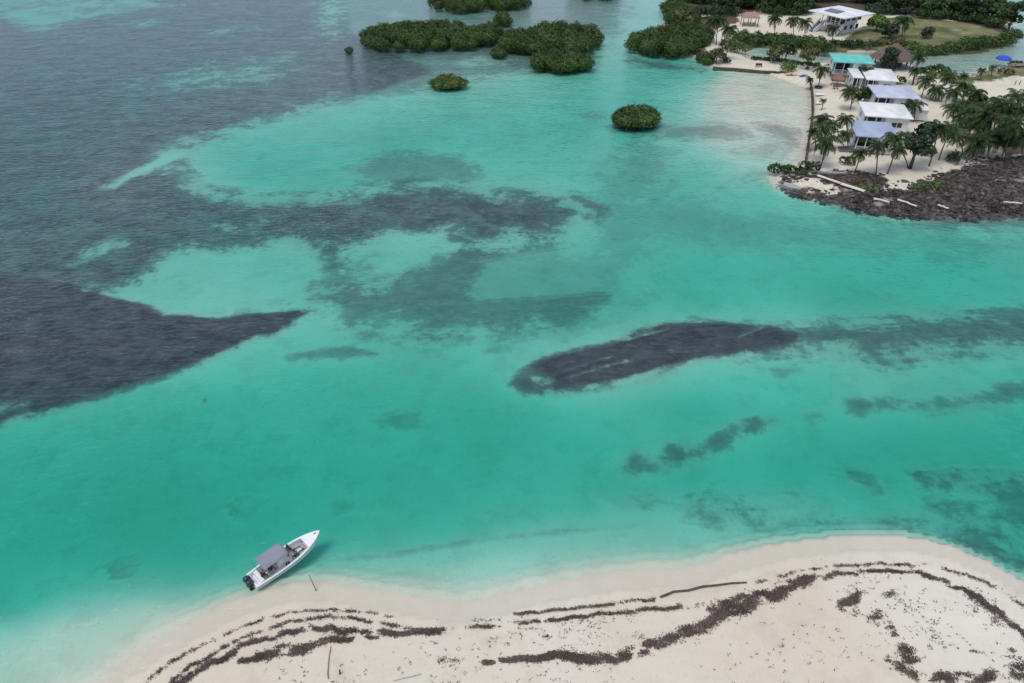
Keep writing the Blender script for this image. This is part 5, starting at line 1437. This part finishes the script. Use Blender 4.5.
# console, helm, seats
MB().add([(2.30, -.35, .19), (2.95, -.35, .19), (2.95, .35, .19), (2.30, .35, .19), (2.40, -.33, 1.02), (2.80, -.33, 1.16), (2.80, .33, 1.16), (2.40, .33, 1.02)],
         [(3, 2, 1, 0), (4, 5, 6, 7), (0, 1, 5, 4), (1, 2, 6, 5), (2, 3, 7, 6), (3, 0, 4, 7)]).build('console', M['hull'], boat, bevel=.03)
wh = MB()
wh.tube([(2.30 + .04 * math.sin(a), .0 + .19 * math.cos(a), 1.0 + .17 * math.sin(a)) for a in [2 * math.pi * k / 14 for k in range(15)]], .018, 6, False)
wh.bar((2.30, -.18, 1.0), (2.30, .18, 1.0), .03, .02).bar((2.30, 0, 1.0), (2.42, 0, .98), .04, .04)
wh.build('steering_wheel', M['black'], boat)
MB().box(1.45, 1.85, -.45, .45, .19, .62).build('helm_seat', M['cushion'], boat, bevel=.04)
MB().box(1.37, 1.447, -.45, .45, .55, .98).build('seat_back', M['cushion'], boat, bevel=.03)
# canopy on posts
cx0, cx1, cw, cz = 1.0, 3.38, .83, 1.98
v, f, nx_, ny_ = [], [], 9, 7
for lay in (0, 1):
    for i in range(nx_):
        for j in range(ny_):
            u, w = i / (nx_ - 1), j / (ny_ - 1) * 2 - 1
            v.append((cx0 + (cx1 - cx0) * u, w * cw, cz + .10 * (1 - w * w) + .015 * math.cos(u * math.pi * 6) - .035 * lay - (.10 if abs(w) == 1 else 0)))
o_ = nx_ * ny_
for i in range(nx_ - 1):
    for j in range(ny_ - 1):
        a = i * ny_ + j; f += [(a, a + ny_, a + ny_ + 1, a + 1), (o_ + a, o_ + a + 1, o_ + a + ny_ + 1, o_ + a + ny_)]
for i in range(nx_ - 1):
    for j in (0, ny_ - 1): a = i * ny_ + j; f.append((a, o_ + a, o_ + a + ny_, a + ny_) if j else (a, a + ny_, o_ + a + ny_, o_ + a))
for j in range(ny_ - 1):
    for i in (0, nx_ - 1): a = i * ny_ + j; f.append((a, a + 1, o_ + a + 1, o_ + a) if not i else (a, o_ + a, o_ + a + 1, a + 1))
MB().add(v, f).build('canopy', M['canopy'], boat, smooth=True)
for px_ in (1.25, 3.1):
    for sgn in (1, -1):
        MB().tube([(px_ + (.15 if px_ < 2 else -.15), sgn * .90, sheer(.3)), (px_, sgn * .80, 1.3), (px_, sgn * .78, cz - .02)], .022, 7).build('canopy_post', M['steel'], boat, smooth=True)
MB().tube([(.95, .80, sheer(.15)), (.80, .86, 1.2), (.72, .90, 1.85)], .012, 6).build('antenna', M['black'], boat)
# twin outboards
def outboard(y0):
    o = MB()
    secs = [(-.52, .12, .60, .88), (-.42, .20, .50, 1.02), (-.20, .22, .48, 1.05), (.0, .20, .50, .98), (.08, .13, .56, .90)]
    v, f = [], []
    for (x_, hw_, z0_, z1_) in secs:
        m = (z0_ + z1_) / 2; hh = (z1_ - z0_) / 2
        for k in range(10):
            a = 2 * math.pi * k / 10
            v.append((x_, y0 + math.copysign(abs(math.cos(a)) ** .6, math.cos(a)) * hw_, m + math.copysign(abs(math.sin(a)) ** .6, math.sin(a)) * hh))
    for i in range(len(secs) - 1):
        for k in range(10): f.append((i * 10 + k, i * 10 + (k + 1) % 10, i * 10 + 10 + (k + 1) % 10, i * 10 + 10 + k))
    f += [tuple(range(9, -1, -1)), tuple(40 + k for k in range(10))]
    om = o.add(v, f).build('outboard_motor', M['navy'], boat, smooth=True)
    MB().box(-.36, -.12, y0 - .09, y0 + .09, -.45, .52).box(-.42, -.08, y0 - .13, y0 + .13, -.12, -.09).build('shaft_housing', M['black'], om)
    MB().box(-.10, .03, y0 - .12, y0 + .12, .22, .64).build('clamp_bracket', M['black'], om)
outboard(.36); outboard(-.14)
# loose gear: each its own thing
def at_boat(x, y, z): 
    c, s = math.cos(BYAW), math.sin(BYAW); return (BX + x * c - y * s, BY + x * s + y * c, z)
ck = tag(empty('cool_box', at_boat(1.08, .50, .19), BYAW), 'dark cool box on the port side behind the boat canopy', 'cool box')
MB().box(-.20, .20, -.28, .28, 0, .36).build('box', M['black'], ck, bevel=.03)
MB().box(-.21, .21, -.29, .29, .363, .42).build('lid', M['cloth_grey'], ck, bevel=.02)
bg = tag(empty('duffel_bag', at_boat(3.15, -.55, .19), BYAW), 'dark round duffel bag on the boat floor right of the canopy', 'bag')
MB().lathe([(0, .0), (.17, .02), (.22, .16), (.19, .30), (.07, .36), (0, .36)], 14).build('bag', mat('brown_cloth', (.06, .045, .035), .9), bg, smooth=True)
MB().tube([(-.12, 0, .33), (0, 0, .47), (.12, 0, .33)], .02, 6).build('handle', M['black'], bg)

def person(label, loc, rz, shirt, legs, lean=.12, arms='lap', seat=.5):
    """seated figure: one skinned body, clothes and hair as its children"""
    root = tag(empty('person', loc, rz), label, 'person')
    hip = Vector((0, 0, seat + .09)); ch = hip + Vector((lean, 0, .30)); nk = hip + Vector((lean * 1.5, 0, .50)); hd = nk + Vector((.03, 0, .10)); tp = hd + Vector((.03, 0, .13))
    J = [hip, hip + Vector((lean * .5, 0, .15)), ch, nk, hd, tp]; Rr = [(.145, .12), (.13, .10), (.155, .11), (.055, .055), (.085, .09), (.075, .085)]; Ed = [(0, 1), (1, 2), (2, 3), (3, 4), (4, 5)]
    def addp(p, r, par): J.append(Vector(p)); Rr.append((r, r)); Ed.append((par, len(J) - 1)); return len(J) - 1
    parts = {'arm': [], 'leg': []}
    for sg in (1, -1):
        a = addp(ch + Vector((.0, sg * .17, .09)), .062, 2)
        if arms == 'lap': e, w, h = ch + Vector((.07, sg * .25, -.16)), ch + Vector((.28, sg * .16, -.22)), ch + Vector((.36, sg * .13, -.23))
        else: e, w, h = ch + Vector((.12, sg * .26, -.10)), ch + Vector((.34, sg * .20, .04)), ch + Vector((.42, sg * .19, .06))
        b = addp(e, .045, a); c = addp(w, .034, b); d = addp(h, .038, c)
        for q in range(4): addp(J[d] + Vector((.07 + .01 * (q % 3), (q - 1.5) * .022, -.02)), .0095, d)
        addp(J[d] + Vector((.03, -sg * .055, .01)), .011, d)
        parts['arm'] += [a, b]
        k = addp(hip + Vector((.10, sg * .10, .0)), .092, 0); kn = addp(hip + Vector((.44, sg * .14, .03)), .062, k); an = addp(hip + Vector((.46, sg * .13, -.40)), .042, kn)
        addp(hip + Vector((.58, sg * .14, -.455)), .036, an)
        parts['leg'] += [k, kn]
    addp(hd + Vector((.105, 0, .03)), .016, 4)
    def skin(name, keep, grow, m, parent):
        idx = {o: i for i, o in enumerate(keep)}
        me = bpy.data.meshes.new(name)
        me.from_pydata([J[i] for i in keep], [(idx[a], idx[b]) for a, b in Ed if a in idx and b in idx], [])
        o = bpy.data.objects.new(name, me); COL.objects.link(o)
        o.modifiers.new('skin', 'SKIN'); sub = o.modifiers.new('sub', 'SUBSURF'); sub.levels = 1; sub.render_levels = 1
        if not me.skin_vertices: me.skin_vertices.new() if hasattr(me.skin_vertices, 'new') else None
        sv = me.skin_vertices[0].data
        for i, o_i in enumerate(keep): sv[i].radius = (Rr[o_i][0] + grow, Rr[o_i][1] + grow)
        sv[0].use_root = True
        dg = bpy.context.evaluated_depsgraph_get()
        nm = bpy.data.meshes.new_from_object(o.evaluated_get(dg))
        nm.materials.clear(); nm.materials.append(m)
        for p in nm.polygons: p.use_smooth = True
        bpy.data.objects.remove(o)
        return link(name, nm, parent)
    body = skin('body', list(range(len(J))), 0, M['skin'], root)
    skin('shirt', [0, 1, 2] + parts['arm'], .016, shirt, root)
    skin('trousers', [0] + parts['leg'], .018, legs, root)
    hm = MB().lathe([(.0, .115), (.055, .105), (.095, .06), (.108, .0), (.10, -.05), (.09, -.09)], 14)
    hm.build('hair', M['hair'], root, smooth=True, loc=tuple(hd + Vector((-.005, 0, .09))), rot=(0, -.25, 0))
person('seated person in black clothes in the bow, port side ahead of the canopy', at_boat(4.05, .52, 0), BYAW + R(200), M['cloth_black'], M['cloth_grey'], .12, seat=.52)
person('seated person in a blue top leaning on the starboard side of the bow', at_boat(4.15, -.62, 0), BYAW + R(120), M['cloth_blue'], M['cloth_black'], .16, seat=.52)
person('person in dark clothes seated behind the canopy facing the helm', at_boat(1.62, -.10, 0), BYAW, M['cloth_black'], M['cloth_black'], .14, 'reach', seat=.62)
person('person in dark clothes on the stern bench, starboard side', at_boat(.80, -.38, 0), BYAW + R(15), M['cloth_black'], M['cloth_grey'], .2, seat=.60)
